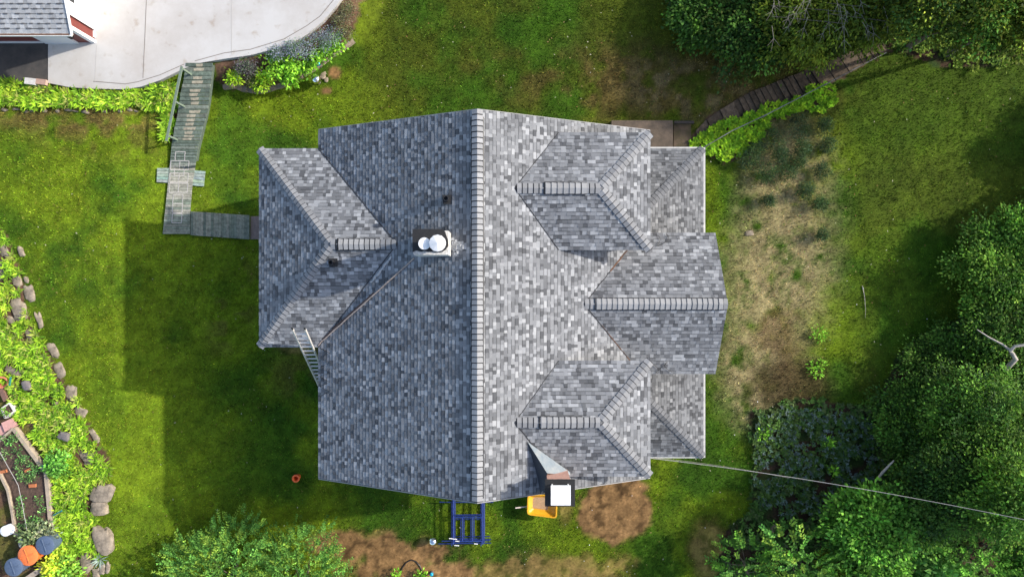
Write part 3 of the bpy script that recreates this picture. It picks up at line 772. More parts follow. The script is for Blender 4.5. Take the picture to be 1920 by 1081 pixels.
# dark cut-outs between the tabs of that roof
m = MB()
yy = ey + 0.17; row = 0
while yy < 13.4:
    xx = ex - 0.1 - random.uniform(0, .3)
    while xx > -25.5:
        wdt = random.uniform(0.10, 0.26); z_ = ez + slp * (yy - ey) + 0.028
        m.box((xx - wdt / 2, yy, z_), (wdt, 0.045, 0.006)); xx -= wdt + random.uniform(0.18, 0.32)
    yy += 0.18; row += 1
m.build('shingle_dark_tabs', mat('dark_grey_tab', (0.08, 0.08, 0.085), 0.95), gar)
m = MB(); m.box(((ex + gx0) / 2, ey - 0.06, ez - 0.04), (ex - gx0, 0.11, 0.10)); m.build('gutter', M_WHITE, gar)
m = MB(); m.box(((ex + gx0) / 2, ey - 0.055, ez + 0.012), (ex - gx0 - 0.1, 0.07, 0.01)); m.build('gutter_debris', M_RUST, gar)
m = MB(); m.prism([Vector((ex + 0.03, ey - 0.05, ez - 0.1)), Vector((ex + 0.03, ry, rz_ - 0.1)), Vector((ex + 0.03, ry, rz_ + 0.05)), Vector((ex + 0.03, ey - 0.05, ez + 0.05))], (0.03, 0, 0)); m.build('rake_board', M_WHITE, gar)
# corner boards, base trim, doors
m = MB(); m.box((gx1 + 0.02, gy0 + 0.06, (SLAB_Z + gzt) / 2), (0.04, 0.12, gzt - SLAB_Z)); m.build('corner_board', M_WHITE, gar)
m = MB(); m.box((gx1 - 0.06, gy0 - 0.015, (SLAB_Z + gzt) / 2), (0.2, 0.03, gzt - SLAB_Z)); m.build('corner_board', M_WHITE, gar)
m = MB(); m.box((gx1 + 0.02, gy0 + 0.45, SLAB_Z + 0.07), (0.06, 0.5, 0.12)); m.build('base_trim', M_WHITE, gar)
gd_ = MB(); gd_.box((gx1 + 0.03, 11.74 + 1.5, SLAB_Z + 1.15), (0.06, 3.0, 2.3))
gdo = gd_.build('garage_door', mat('bright_white_door', (0.82, 0.82, 0.82), 0.4), gar)
m = MB(); m.box((gx1 + 0.075, 11.66, SLAB_Z + 1.2), (0.05, 0.16, 2.4)); m.build('door_trim', M_WHITE, gdo)
m = MB(); m.box((gx1 + 0.075, 12.55, SLAB_Z + 1.75), (0.03, 0.75, 0.4)); m.build('window', M_GLASS, gdo)
m = MB(); m.box((-20.25, gy0 - 0.04, SLAB_Z + 1.1), (1.5, 0.06, 2.2)); dd_ = m.build('door', mat('grey_white_door', (0.62, 0.62, 0.62), 0.5), gar)
m = MB(); m.box((-24.5, gy0 - 0.02, SLAB_Z + 0.08), (6.8, 0.05, 0.14)); m.build('base_trim', M_WHITE, gar)
m = MB(); m.lathe((-19.25, gy0 - 0.1, SLAB_Z + 0.9), [(0.10, 0), (0.10, 0.2), (0.03, 0.26)], 12); m.build('wall_lamp', M_DARK, gar)

# two flat blocks by the asphalt edge
for (a, b, w_, d_, col, lb) in ((59, 153, .5, .28, (0.62, 0.60, 0.58), 'white flat block on the asphalt edge beside the ferns'), (79, 154, .45, .24, (0.45, 0.30, 0.24), 'pinkish flat block on the asphalt edge, nearest the concrete')):
    p = P(a, b, 1.8); m = MB(); m.box((p.x, p.y, 1.82), (w_, d_, 0.16), rz=-0.12)
    tag(m.build('paving_block', mat('block_' + lb[:5], col, 0.9, noise=0.2)), lb, 'block')

# ================================================================== BOARDWALK
BW = [((0.105, 0.135, 0.105)), ((0.125, 0.155, 0.125)), ((0.09, 0.118, 0.095)), ((0.14, 0.16, 0.13))]
def bw_z(py): return float(np.interp(py, [112, 128, 280, 310], [1.80, 1.74, 1.10 + 0.22, 1.10 + 0.15])) - 0.0
bw = empty('boardwalk', G(345, 300), 'worn green timber boardwalk ramp from the concrete drive down to the house', 'boardwalk')
def bwp(px, py):
    # left/right boundaries in pixels; height follows lawn further down
    z = 0.0
    for _ in range(5):
        p = P(px, py, z); zt = float(terr(p.x, p.y)) + 0.14
        z = max(zt, bw_z(py)) if py < 312 else zt
    return P(px, py, z)
M_BW = attr_mat('painted_boards', 0.8, 0.3, 7, 0.45)
def quad_board(mb, A, Bq, Cq, D, th, col): mb.prism([A, Bq, Cq, D], (0, 0, th), 0, col)
def bwcol(py, worn):
    c = random.choice(BW); j = random.uniform(0.85, 1.2); c = [x * j for x in c]
    return tuple(c)
mb = MB(); rows = list(np.arange(118, 276, 7.6)); L_ = lambda y: np.interp(y, [118, 270, 343, 437], [349, 322, 315, 305]); R_ = lambda y: np.interp(y, [118, 200, 277, 347, 395], [399, 390, 371, 360, 356])
y = 117.0
while y < 300:
    h_ = 7.9 if y < 250 else 5.5
    off = random.uniform(-1.0, 1.0) if y < 250 else 0
    A = bwp(L_(y) + off, y + .5); Bq = bwp(R_(y) + off, y + 0.8); Cq = bwp(R_(y + h_) + off, y + h_ - 0.1); D = bwp(L_(y + h_) + off, y + h_ - 0.4)
    c = bwcol(y, 0)
    quad_board(mb, D, Cq, Bq, A, 0.045, c)
    # worn bare patch in the tread centre
    if y < 262 and random.random() < 0.85:
        f0, f1 = random.uniform(.25, .38), random.uniform(.62, .78); up = Vector((0, 0, 0.005))
        a1 = A.lerp(Bq, f0); b1 = A.lerp(Bq, f1); c1_ = D.lerp(Cq, f1 - .03); d1_ = D.lerp(Cq, f0 + .04)
        a1 = a1.lerp(d1_, .3); b1 = b1.lerp(c1_, .2)
        mb.prism([d1_ + up, c1_ + up, b1 + up, a1 + up], (0, 0, 0.004), 0, (0.30, 0.27, 0.20))
    y += h_
mb.build('ramp_boards', M_BW, bw)
mb = MB()
y = 300.0
while y < 436:
    h_ = 4.6; hi = R_(y) if y < 392 else 356
    A = bwp(L_(y), y + .2); Bq = bwp(R_(min(y, 395)), y + .3); Cq = bwp(R_(min(y + h_, 395)), y + h_ - .1); D = bwp(L_(y + h_), y + h_ - .2)
    t = random.uniform(0.9, 1.35); k = 0.55 if 305 < y < 400 and random.random() < .75 else 0.1
    c = tuple(a * t * (1 - k) + b * k for a, b in zip(random.choice(BW), (0.30, 0.28, 0.24)))
    quad_board(mb, D, Cq, Bq, A, 0.05, c); y += h_
mb.build('walk_boards', M_BW, bw)
mb = MB(); x = 357.0
while x < 466:
    w_ = 4.8; yt = lambda q: np.interp(q, [356, 469], [395.5, 403]); yb = lambda q: np.interp(q, [356, 467], [440, 448])
    A = bwp(x + .2, yt(x)); Bq = bwp(x + w_, yt(x + w_)); Cq = bwp(x + w_, yb(x + w_)); D = bwp(x + .2, yb(x))
    k = random.choice([0.05, 0.15, 0.35, 0.5]); c = tuple(a * 0.95 * (1 - k) + b * k for a, b in zip(random.choice(BW), (0.26, 0.25, 0.2)))
    quad_board(mb, D, Cq, Bq, A, 0.05, c); x += w_
mb.build('walk_boards', M_BW, bw)
for poly in ([(294, 314), (317, 314), (315, 342), (293, 341)], [(362, 318), (384, 320), (381, 349), (360, 347)]):
    mb = MB(); pts = [bwp(*q) - Vector((0, 0, 0.03)) for q in poly]
    for k in range(5):
        a = pts[0].lerp(pts[3], k / 5 + .01); b = pts[1].lerp(pts[2], k / 5 + .01); c2 = pts[1].lerp(pts[2], (k + 1) / 5 - .01); d2_ = pts[0].lerp(pts[3], (k + 1) / 5 - .01)
        mb.prism([d2_, c2, b, a], (0, 0, 0.05), 0, tuple(v_ * random.uniform(1.5, 1.9) for v_ in (0.115, 0.15, 0.125)))
    mb.build('side_step', M_BW, bw)
# stringers
for side in (L_, R_):
    mb = MB()
    pts = [bwp(side(q) + (1 if side is L_ else -1), q) - Vector((0, 0, 0.14)) for q in np.linspace(120, 300, 9)]
    for i in range(8): mb.bar(pts[i], pts[i + 1], 0.05, 0.2)
    mb.build('stringer', mat('green_timber', (0.085, 0.115, 0.09), 0.8, noise=0.3), bw)
# chalk hopscotch grid
M_CHALK = mat('chalk', (0.46, 0.44, 0.41), 1.0, noise=0.35, scale=30)
mb = MB()
def chalk(a, b, wd=0.035):
    A = bwp(*a) + Vector((0, 0, 0.008)); Bv = bwp(*b) + Vector((0, 0, 0.008)); k = 8; prev = A
    for i in range(1, k + 1):
        q = bwp(a[0] + (b[0] - a[0]) * i / k + random.uniform(-.4, .4), a[1] + (b[1] - a[1]) * i / k + random.uniform(-.4, .4)) + Vector((0, 0, 0.008)); mb.bar(prev, q, wd, 0.008); prev = q
for y0_, two in ((284, 0), (301, 1), (312, 0), (324, 1), (343, 1), (364, 0), (381, 0), (400, 0)):
    cx = (L_(y0_) + min(R_(y0_), 356)) / 2; hw = 17 if two else 9; hh_ = 17
    chalk((cx - hw, y0_), (cx + hw, y0_)); chalk((cx - hw, y0_), (cx - hw - 1.2, y0_ + hh_)); chalk((cx + hw, y0_), (cx + hw - 1.2, y0_ + hh_)); chalk((cx - hw - 1, y0_ + hh_), (cx + hw - 1, y0_ + hh_))
    if two: chalk((cx, y0_), (cx - 1, y0_ + hh_))
mb.build('chalk_drawing', M_CHALK, bw)
# handrail
mb = MB(); ra = P(341, 124, 2.55); rb = P(312, 264, 2.15)
mb.bar(ra, rb, 0.10, 0.06); hr = mb.build('handrail', mat('green_rail', (0.16, 0.21, 0.16), 0.7, noise=0.2), bw)
for f, px_, py_ in ((0.03, 350, 127), (0.47, 333, 200), (0.93, 323, 262)):
    q = ra.lerp(rb, f); m = MB(); b0 = bwp(px_, py_); m.bar(Vector((q.x + .03, q.y, terr(q.x, q.y) - 0.1)), q - Vector((-.03, 0, 0.03)), 0.08); m.bar(Vector((q.x + .05, q.y, b0.z - .05)), b0 + Vector((0.15, 0, -0.05)), 0.08, 0.07)
    m.build('rail_post', MATS['green_rail'], bw)
# stone step next to the house
m = MB(); pts = [G(470, 405), G(487, 405), G(487, 448), G(469, 448)]; m.prism([Vector((q.x, q.y, 0.22)) for q in pts][::-1], (0, 0, 0.2))
tag(m.build('stone_step', mat('step_stone', (0.20, 0.15, 0.13), 0.9, noise=0.3, bump=.4)), 'brown stone step between the boardwalk end and the west wing', 'step')

# ================================================================== EAST LANDING AND STEPPED PATH
M_BRN = mat('weathered_brown_concrete', (0.135, 0.098, 0.068), 0.9, scale=3, col2=(0.08, 0.06, 0.042), bump=0.6)
m = MB(); a = P(1147, 225, 0.35); b = P(1262, 278, 0.35); m.box(((a.x + b.x) / 2, (a.y + b.y) / 2 - .2, 0.12), (b.x - a.x, a.y - b.y + .4, 0.42))
tag(m.build('concrete_landing', M_BRN), 'brown weathered concrete landing at the north east corner of the house', 'landing')
m = MB(); a = P(1263.5, 232, 0.15); b = P(1296, 274, 0.15)
m.box(((a.x + b.x) / 2, (a.y + b.y) / 2, 0.02), (b.x - a.x, a.y - b.y, 0.2))
tag(m.build('sunken_step', mat('mossy_brown', (0.11, 0.075, 0.05), 0.95, scale=4, col2=(0.06, 0.05, 0.02), bump=.6)), 'mossy brown step between the landing and the stepped path', 'step')
m = MB(); m.bar(P(1264, 229, 0.3), P(1301, 229, 0.3), 0.12, 0.14)
tag(m.build('timber_edge', mat('dark_timber', (0.05, 0.04, 0.035), 0.9, noise=.4)), 'short dark timber beam edging the mossy step', 'timber')
upc = np.array(PATH_UP); dnc = np.array(PATH_DN)
def arc(poly, t):
    d = np.concatenate([[0], np.cumsum(np.hypot(*np.diff(poly, axis=0).T))]); s_ = t * d[-1]
    return np.interp(s_, d, poly[:, 0]), np.interp(s_, d, poly[:, 1])
path = empty('stepped_path', G(1450, 190), 'dark brown stepped path of slabs and sleepers curving up to the trees', 'path')
t = 0.02; k = 0
M_SLEEP = attr_mat('sleeper_brown', 0.95, 0.15, 6, 0.5, 0.6)
while t < 0.99:
    dt = 0.028 if 0.24 < t < 0.62 or t > .8 else 0.075
    a = arc(upc, t + .002); b = arc(upc, t + dt); c_ = arc(dnc, min(1, t + dt)); d_ = arc(dnc, t + .002)
    zz = 0.06 + random.uniform(-0.02, 0.03)
    jj = random.uniform(-.8, .8)
    q = [G(u_[0] + jj, u_[1] + jj * .5, 0.0) for u_ in (a, b, c_, d_)]
    q = [Vector((v_.x, v_.y, v_.z + zz + (0.03 if i_ in (0, 3) else 0))) for i_, v_ in enumerate(q)]
    kk = random.uniform(0.75, 1.2) * (1.1 if t < .3 else 1)
    m = MB(); m.prism(q[::-1], (0, 0, 0.12), 0, (0.088 * kk, 0.066 * kk, 0.046 * kk)); m.build('step', M_SLEEP, path); t += dt; k += 1
# pipe handrail beside it
m = MB(); pts = [P(1321, 275, 0.9), P(1372, 245, 0.95), P(1440, 213, 0.95), P(1500, 182, 0.95), P(1560, 151, 0.95), P(1600, 130, 0.95), P(1662, 98, 0.9)]
m.tube(pts, 0.022, 8); rail = m.build('pipe_handrail', mat('old_pipe', (0.07, 0.065, 0.045), 0.6, 0.0, noise=.5, scale=1, col2=(0.20, 0.20, 0.19)), None, smooth=True)
tag(rail, 'thin metal pipe handrail running along the bright green plants', 'handrail')
for q in pts[:-1:2]:
    m = MB(); m.tube([(q.x, q.y, -0.1), (q.x, q.y, q.z)], 0.025, 6); m.build('post', MATS['old_pipe'], rail)

# ================================================================== STONES
def rock_mesh(sx, sy, sz, seed, sub=3):
    import bmesh
    bm = bmesh.new(); bmesh.ops.create_icosphere(bm, subdivisions=sub, radius=1)
    r_ = np.random.default_rng(seed); ph = r_.uniform(0, 50, 3)
    for v in bm.verts:
        p = v.co.copy(); d = 1 + 0.55 * (float(fbm(p.x * 1.3 + ph[0], p.y * 1.3 + p.z * 1.1 + ph[1], seed, 3)) - 0.5) * 2
        q = Vector((abs(p.x) ** .7 * math.copysign(1, p.x), abs(p.y) ** .7 * math.copysign(1, p.y), abs(p.z) ** .4 * math.copysign(1, p.z)))
        v.co = Vector((q.x * sx * d, q.y * sy * d, q.z * sz * (0.9 + 0.2 * d)))
    me = bpy.data.meshes.new('rock'); bm.to_mesh(me); bm.free(); me.polygons.foreach_set('use_smooth', [True] * len(me.polygons)); me.set_sharp_from_angle(angle=R(32)); return me
def rock(px, py, wpx, hpx, rot, label, seed, zup=0.12, m=None, name='rock', group=None, cat='rock', dz=0.0):
    p = G(px, py); s_ = (H - p.z) / F
    me = rock_mesh(wpx / 2 * s_ * .92, hpx / 2 * s_ * .92, 0.10 + (0.04 if wpx > 30 else 0), seed); me.materials.append(m or M_STONE)
    o = link(name, me); o.location = p + Vector((0, 0, dz - 0.04)); o.rotation_euler = (0, 0, R(-rot)); return tag(o, label, cat, group)
M_ST2 = mat('dark_flat_stone', (0.17, 0.15, 0.145), 0.9, noise=0.3, scale=6, bump=0.5)
RK = [(8, 470, 18, 34, -25, 'narrow brown rock at the left edge, topmost in the fern bank', 0), (40, 472, 12, 22, -20, 'small pale rock beside the lawn at the top of the fern bank', 0),
      (4, 508, 16, 46, -12, 'long grey rock cut by the left picture edge among ferns', 0), (32, 526, 16, 28, -8, 'small mossy rock amid the ferns right of the long grey rock', 0),
      (50, 524, 9, 16, -20, 'tiny pinkish rock at the lawn edge above the oval rock', 0), (56, 548, 19, 36, -14, 'oval pale rock on the lawn edge of the fern bank', 0),
      (36, 578, 28, 46, -10, 'largest of the rocks amid the ferns in the upper left bank', 0.05), (20, 600, 18, 14, 20, 'rounded rock tucked under the largest upper rock', 0),
      (74, 600, 11, 38, -16, 'slim brown rock between ferns and lawn below the oval rock', 0), (55, 627, 14, 26, -10, 'dark brown rock sunk in ferns beside the slim rock', 0),
      (100, 656, 17, 34, -28, 'brown rock on the lawn edge, first of three in a row', 0), (112, 694, 19, 34, -25, 'grey rock on the lawn edge, middle of three in a row', 0),
      (133, 736, 20, 30, 5, 'rounded grey rock on the lawn edge, lowest of three in a row', 0), (2, 662, 12, 14, 0, 'small dark rock at the left edge above the clay pot', 0),
      (26, 694, 34, 16, 25, 'low brown rock above the planter box among ferns', 0), (150, 770, 26, 16, 20, 'white and rust mottled rock among the ferns', 0),
      (106, 755, 12, 8, 0, 'tiny brown rock showing through the middle of the ferns', .05), (178, 816, 11, 34, -35, 'pale root like rock at the lawn edge above the two boulders', 0),
      (164, 856, 24, 34, -25, 'rust brown split rock in the lower ferns', 0), (193, 923, 40, 40, 8, 'upper of the two big flat boulders at the lawn edge', 0.12),
      (188, 950, 36, 32, 0, 'pale stone joined below the upper big boulder', 0.08), (197, 1012, 36, 62, -10, 'lower and longer of the two big flat boulders', 0.14),
      (163, 1050, 22, 40, -12, 'brown rock below the big boulders beside the spiky plant', 0.05), (180, 1072, 16, 18, 0, 'small tan rock at the bottom edge, left one', 0), (192, 1066, 10, 24, 0, 'small tan rock at the bottom edge, middle one', 0), (203, 1062, 9, 22, 10, 'small tan rock at the bottom edge, right one', 0),
      (1405, 437, 16, 12, 0, 'small grey stone in the dry grass right of the gable wing', 0)]
for i, (a, b, w_, h_, r_, lb, dz) in enumerate(RK): rock(a, b, w_, h_, r_, lb, 100 + i, dz=dz)
for i, (a, b, w_, h_, r_, lb) in enumerate([(58, 721, 15, 20, -20, 'dark flat stepping stone in the ferns, upper one'), (127, 813, 22, 17, 15, 'dark flat stepping stone in the ferns, lower one')]):
    rock(a, b, w_, h_, r_, lb, 300 + i, m=M_ST2, name='stepping_stone', cat='stepping stone', dz=0.3)
# tan edging stones along the planted bank and small stones along fern bed
EDG = np.array([(425, 162), (440, 160), (455, 166), (480, 170), (500, 169), (530, 160), (560, 146), (590, 128), (605, 118), (625, 103), (645, 90), (662, 78)], float)
dd2 = np.concatenate([[0], np.cumsum(np.hypot(*np.diff(EDG, axis=0).T))]); s_ = 0; i = 0
M_EDG = mat('tan_edging_stone', (0.36, 0.29, 0.22), 0.9, noise=0.3, scale=6, bump=.5)
while s_ < dd2[-1]:
    x_ = np.interp(s_, dd2, EDG[:, 0]); y_ = np.interp(s_, dd2, EDG[:, 1]); x2 = np.interp(s_ + 2, dd2, EDG[:, 0]); y2 = np.interp(s_ + 2, dd2, EDG[:, 1])
    p = G(x_, y_); m = MB(); a_ = math.atan2(-(y2 - y_), x2 - x_)
    wdp = 0.30; ln = random.uniform(0.20, 0.32); m.box((p.x, p.y, p.z + 0.03), (ln, 0.18 if x_ > 500 else 0.26, 0.2), rz=a_ + random.uniform(-.06, .06))
    tag(m.build('edging_stone', M_EDG), 'tan edging stone in the curved row holding the planted bank', 'edging stone', 'edging stones of the curved flower bed'); s_ += ln / 0.0254; i += 1
for i in range(16):
    x_ = 10 + i * 19 + random.uniform(-6, 6); p_ = 206 + random.uniform(-3, 4)
    rock(x_, p_, random.uniform(7, 16), random.uniform(4, 8), random.uniform(-20, 20), 'low pale stone edging the fern bed under the drive', 400 + i, name='bed_stone', group='stones along the upper fern bed', cat='stone')
for i in range(9):
    x_ = 392 - i * 1.5 + random.uniform(-3, 3); y_ = 150 + i * 8.5
    rock(x_, y_, random.uniform(6, 12), random.uniform(6, 11), random.uniform(-40, 40), 'brown stone in the line along the right side of the ramp', 430 + i, name='ramp_stone', group='stones beside the boardwalk ramp', cat='stone')

# ================================================================== PLANTS
def nrmz(a): return a / (np.linalg.norm(a, axis=-1, keepdims=True) + 1e-9)
LEAFK = 2.0
def leaf_quads(pos, d, nrm, L, W, col, fold=0.0):
    """diamond leaves: pos (n,3) base, d direction, nrm approx normal"""
    n = len(pos); d = nrmz(d); s = nrmz(np.cross(d, nrm)); up = np.cross(s, d)
    L = np.broadcast_to(L, n)[:, None]; W = np.broadcast_to(W, n)[:, None]
    mid = pos + d * L * 0.45
    V = np.stack([pos, mid + s * W / 2 + up * W * 0.12, pos + d * L - up * L * 0.08, mid - s * W / 2 + up * W * 0.12], 1).reshape(-1, 3)
    Fq = np.arange(n * 4).reshape(-1, 4); return V, Fq, np.repeat(col * LEAFK, 4, 0)
def join(parts):
    V = []; Fq = []; Cc_ = []; o = 0
    for v, f, c in parts: V.append(v); Fq.append(f + o); Cc_.append(c); o += len(v)
    return np.concatenate(V), np.concatenate(Fq), np.concatenate(Cc_)
def rand_dirs(n, zb=0.0):
    v = rng.normal(size=(n, 3)); v[:, 2] += zb; return nrmz(v)
def crown_leaves(cen, rad, nclump, per, L, W, cols, shell=0.55, zlow=-0.3, clr=0.22, droop=0.0, seed=0, cs=0.22):
    """leaf clumps spread through an uneven ellipsoid; returns leaf arrays and clump centres"""
    cen = np.array(cen, float); rad = np.array(rad, float)
    u = rand_dirs(nclump, 0.55); u = u[u[:, 2] > zlow]
    ang = np.arctan2(u[:, 1], u[:, 0])
    lob = 0.60 + 0.85 * (fbm(np.cos(ang) * 2.2 + seed, np.sin(ang) * 2.2 + u[:, 2], 60 + seed, 3))
    r_ = shell + (1 - shell) * rng.uniform(0, 1, len(u)) ** 0.6
    c = cen + u * rad * (r_ * lob)[:, None]
    m = len(c); cr = clr * rng.uniform(0.6, 1.4, m)
    idx = np.repeat(np.arange(m), rng.integers(int(per * 0.6), int(per * 1.4) + 1, m)); n = len(idx)
    off = rng.normal(size=(n, 3)) * np.array([1, 1, 0.45]); p = c[idx] + off * cr[idx][:, None]
    base = np.array(cols); pick = rng.integers(0, len(base), m)
    col = base[pick[idx]] * np.exp(rng.normal(0, cs, m))[idx][:, None] * np.exp(rng.normal(0, cs * .5, n))[:, None]
    col = col * np.exp(rng.normal(0, 0.06, (n, 3)))
    d = nrmz(off + rng.normal(size=(n, 3)) * 0.5 + u[idx] * 0.5); d[:, 2] -= droop + 0.15
    nn = rand_dirs(n, 1.5)
    return leaf_quads(p, d, nn, L * rng.uniform(.7, 1.3, n), W * rng.uniform(.7, 1.3, n), col), c
def sprig_leaves(base, dirs, length, nleaf, L, W, col, curve=0.25, colj=0.2):
    """twigs with opposite leaves; base (k,3), dirs (k,3)"""
    k = len(base); d = nrmz(dirs); parts = []
    length = np.broadcast_to(length, k); kc = np.exp(rng.normal(0, colj, k))[:, None]
    side = nrmz(np.cross(d, np.array([0, 0, 1.0]) + rng.normal(size=(k, 3)) * 0.25))
    for i in range(nleaf):
        t = (i + 1) / nleaf; p = base + d * (length * t)[:, None]; p[:, 2] -= curve * length * t * t
        for s_ in (-1, 1):
            ld = nrmz(d * (0.55 + 0.5 * t) + side * s_ * 0.9 + rng.normal(size=(k, 3)) * 0.18 + np.array([0, 0, 0.1]))
            nn = nrmz(np.array([0, 0, 1.0]) + rng.normal(size=(k, 3)) * 0.35)
            parts.append(leaf_quads(p + rng.normal(size=(k, 3)) * 0.01, ld, nn, L * rng.uniform(.75, 1.2, k) * (1 - 0.25 * abs(t - .5)), W * rng.uniform(.8, 1.2, k), col * kc * np.exp(rng.normal(0, .12, (k, 1)))))
    return join(parts)
def trunk_obj(base, cen, rad, targets, parent, r0=0.16, mat_=None, nl=8):
    m = MB(); b = Vector(base); top = Vector(cen); k = 6
    pts = []; rr = []
    for i in range(k + 1):
        t = i / k; q = b.lerp(top, t) + Vector((math.sin(t * 4) * .12 * rad, math.cos(t * 3) * .08 * rad - .08 * rad, 0)) * t; pts.append(q); rr.append(r0 * (1 - 0.75 * t) * (1.25 if i == 0 else 1))
    m.tube(pts, rr, 8)
    if len(targets):
        for i in range(nl):
            tg = Vector(targets[random.randrange(len(targets))]); st = pts[random.randint(2, k)]; mid = st.lerp(tg, .5) + Vector((random.uniform(-.2, .2), random.uniform(-.2, .2), 0.25))
            q = st.lerp(mid, .5) + Vector((0, 0, .05)); rl = r0 * 0.35
            m.tube([st, q, mid, mid.lerp(tg, .6), tg], [rl, rl * .8, rl * .6, rl * .4, rl * .15], 6)
    return m.build('trunk', mat_ or M_BARK, parent, smooth=True)
def tree(px, py, zc, rpx, rz, ztop_unused, cols, label, nclump, per, L, W, name='tree', cat='tree', group=None, kind='clump', clr=0.22, asp=1.0, shell=0.5, seed=0, base=None, r0=0.14, droop=0.0, zlow=-0.3, cs=0.33, nl=8):
    c = P(px, py, zc); D = (H - zc) / F; rx = rpx * D; ry = rx * asp
    b = base or Vector((c.x, c.y, float(terr(c.x, c.y))))
    root = empty(name, b, label, cat, group)
    lv, cc = crown_leaves(c, (rx, ry, rz), nclump, per, L, W, cols, shell, zlow, clr, droop, seed, cs)
    if kind == 'sprig':
        u = nrmz((cc - np.array(c)) / np.array((rx, ry, rz))); k = len(cc)
        sd_ = nrmz(u * np.array([1, 1, .4]) + rng.normal(size=(k, 3)) * 0.35 + np.array([0, 0, .25]))
        base_c = np.array(cols)[rng.integers(0, len(cols), k)]
        lv = sprig_leaves(cc, sd_, rng.uniform(.35, .7, k) * (L / 0.13) ** .5, 6, L, W, base_c, 0.25, cs)
    V, Fq, cl_ = lv
    np_mesh('crown', V, Fq, cl_, M_LEAF, root, origin=b)
    trunk_obj(b, (c.x, c.y, zc + rz * .2), rx, cc, root, r0, nl=nl)
    return root
G_DARK = [(0.028, 0.066, 0.012), (0.036, 0.085, 0.012), (0.05, 0.10, 0.015), (0.022, 0.05, 0.012)]
G_MID = [(0.05, 0.115, 0.014), (0.07, 0.15, 0.016), (0.04, 0.09, 0.014), (0.09, 0.165, 0.02)]
G_OLIVE = [(0.10, 0.135, 0.012), (0.075, 0.11, 0.012), (0.05, 0.08, 0.012), (0.13, 0.165, 0.015)]
G_DARK = [tuple(x * .85 for x in q) for q in G_DARK]; G_MID = [tuple(x * .9 for x in q) for q in G_MID]; G_OLIVE = [tuple(x * .66 for x in q) for q in G_OLIVE]
G_LIT = [(0.055, 0.11, 0.015)]
G_BRIGHT = [(0.055, 0.14, 0.015), (0.075, 0.175, 0.02), (0.04, 0.10, 0.014)]
G_BUSH = [(0.060, 0.145, 0.025), (0.085, 0.18, 0.03), (0.045, 0.11, 0.02), (0.12, 0.19, 0.025)]
# --- trees east side
tree(1903, 498, 1.2, 100, 1.1, 0, G_MID, 'leafy tree at the right edge reaching furthest up the lawn', 520, 60, .13, .085, asp=1.05, seed=1)
tree(1905, 640, 1.3, 108, 1.2, 0, G_MID + G_DARK, 'leafy tree at the right edge with a bare pale limb through its crown', 520, 60, .13, .085, seed=2)
tree(1800, 700, 0.7, 90, 0.7, 0, G_DARK + G_LIT[:1], 'dark rounded tree bulging into the lawn left of the bare limb', 420, 60, .12, .08, seed=3)
tree(1735, 805, 0.9, 92, 0.8, 0, G_DARK + G_MID[:1] + G_LIT[:1], 'dark tree between the blue ground cover and the right hand wood', 460, 60, .12, .08, seed=4)
tree(1840, 810, 2.4, 115, 1.8, 0, G_DARK + G_MID[:2] + G_LIT[:1], 'large dark tree above the power cable in the right hand wood', 560, 60, .13, .085, seed=5)
tree(1760, 905, 2.6, 85, 1.8, 0, G_DARK + G_LIT[:1], 'dark tree the power cable passes over, left of the deep gap', 380, 60, .13, .085, seed=6)
tree(1890, 925, 4.4, 75, 1.8, 0, G_MID, 'mid green tree at the right edge where the cable leaves the picture', 330, 55, .13, .085, seed=7)
# --- south east bright shrubs
tree(1625, 985, 2.6, 82, 1.3, 0, G_BRIGHT, 'bright green tree just under the power cable', 340, 46, .17, .12, seed=8, clr=.2)
tree(1720, 965, 2.2, 62, 1.0, 0, G_MID + G_BRIGHT[:1], 'broad leaved sapling right of the bright green tree', 190, 26, .22, .14, seed=9, clr=.22)
tree(1400, 1060, 1.5, 50, 1.1, 0, G_BRIGHT + G_BUSH, 'feathery bright shrub at the bottom edge, nearest the lawn', 110, 0, .17, .085, kind='sprig', seed=10, name='shrub', cat='shrub', r0=.05)
tree(1490, 1055, 2.0, 62, 1.3, 0, G_BUSH + G_BRIGHT, 'largest light green shrub at the bottom edge beside the tree stump', 190, 0, .19, .10, kind='sprig', seed=11, name='shrub', cat='shrub', r0=.06)
tree(1585, 1068, 1.6, 48, 1.0, 0, G_OLIVE, 'rounded olive green bush at the bottom edge', 260, 55, .08, .055, seed=12, name='shrub', cat='shrub', r0=.05, clr=.15)
tree(1650, 1045, 2.2, 48, 1.0, 0, G_BRIGHT, 'bright shrub right of the olive bush', 200, 36, .15, .10, seed=13, name='shrub', cat='shrub', r0=.05)
tree(1742, 1060, 2.0, 40, .9, 0, [(0.09, 0.19, 0.035)], 'grey green large leaved shrub at the bottom edge', 70, 22, .24, .17, seed=14, name='shrub', cat='shrub', r0=.05)
tree(1832, 1050, 2.4, 50, 1.0, 0, G_BRIGHT, 'glossy bright green shrub at the bottom edge right of the deep gap', 130, 0, .18, .08, kind='sprig', seed=15, name='shrub', cat='shrub', r0=.05)
tree(1912, 1055, 2.4, 34, .9, 0, G_BRIGHT, 'bright shrub in the bottom right corner', 90, 30, .16, .1, seed=16, name='shrub', cat='shrub', r0=.05)
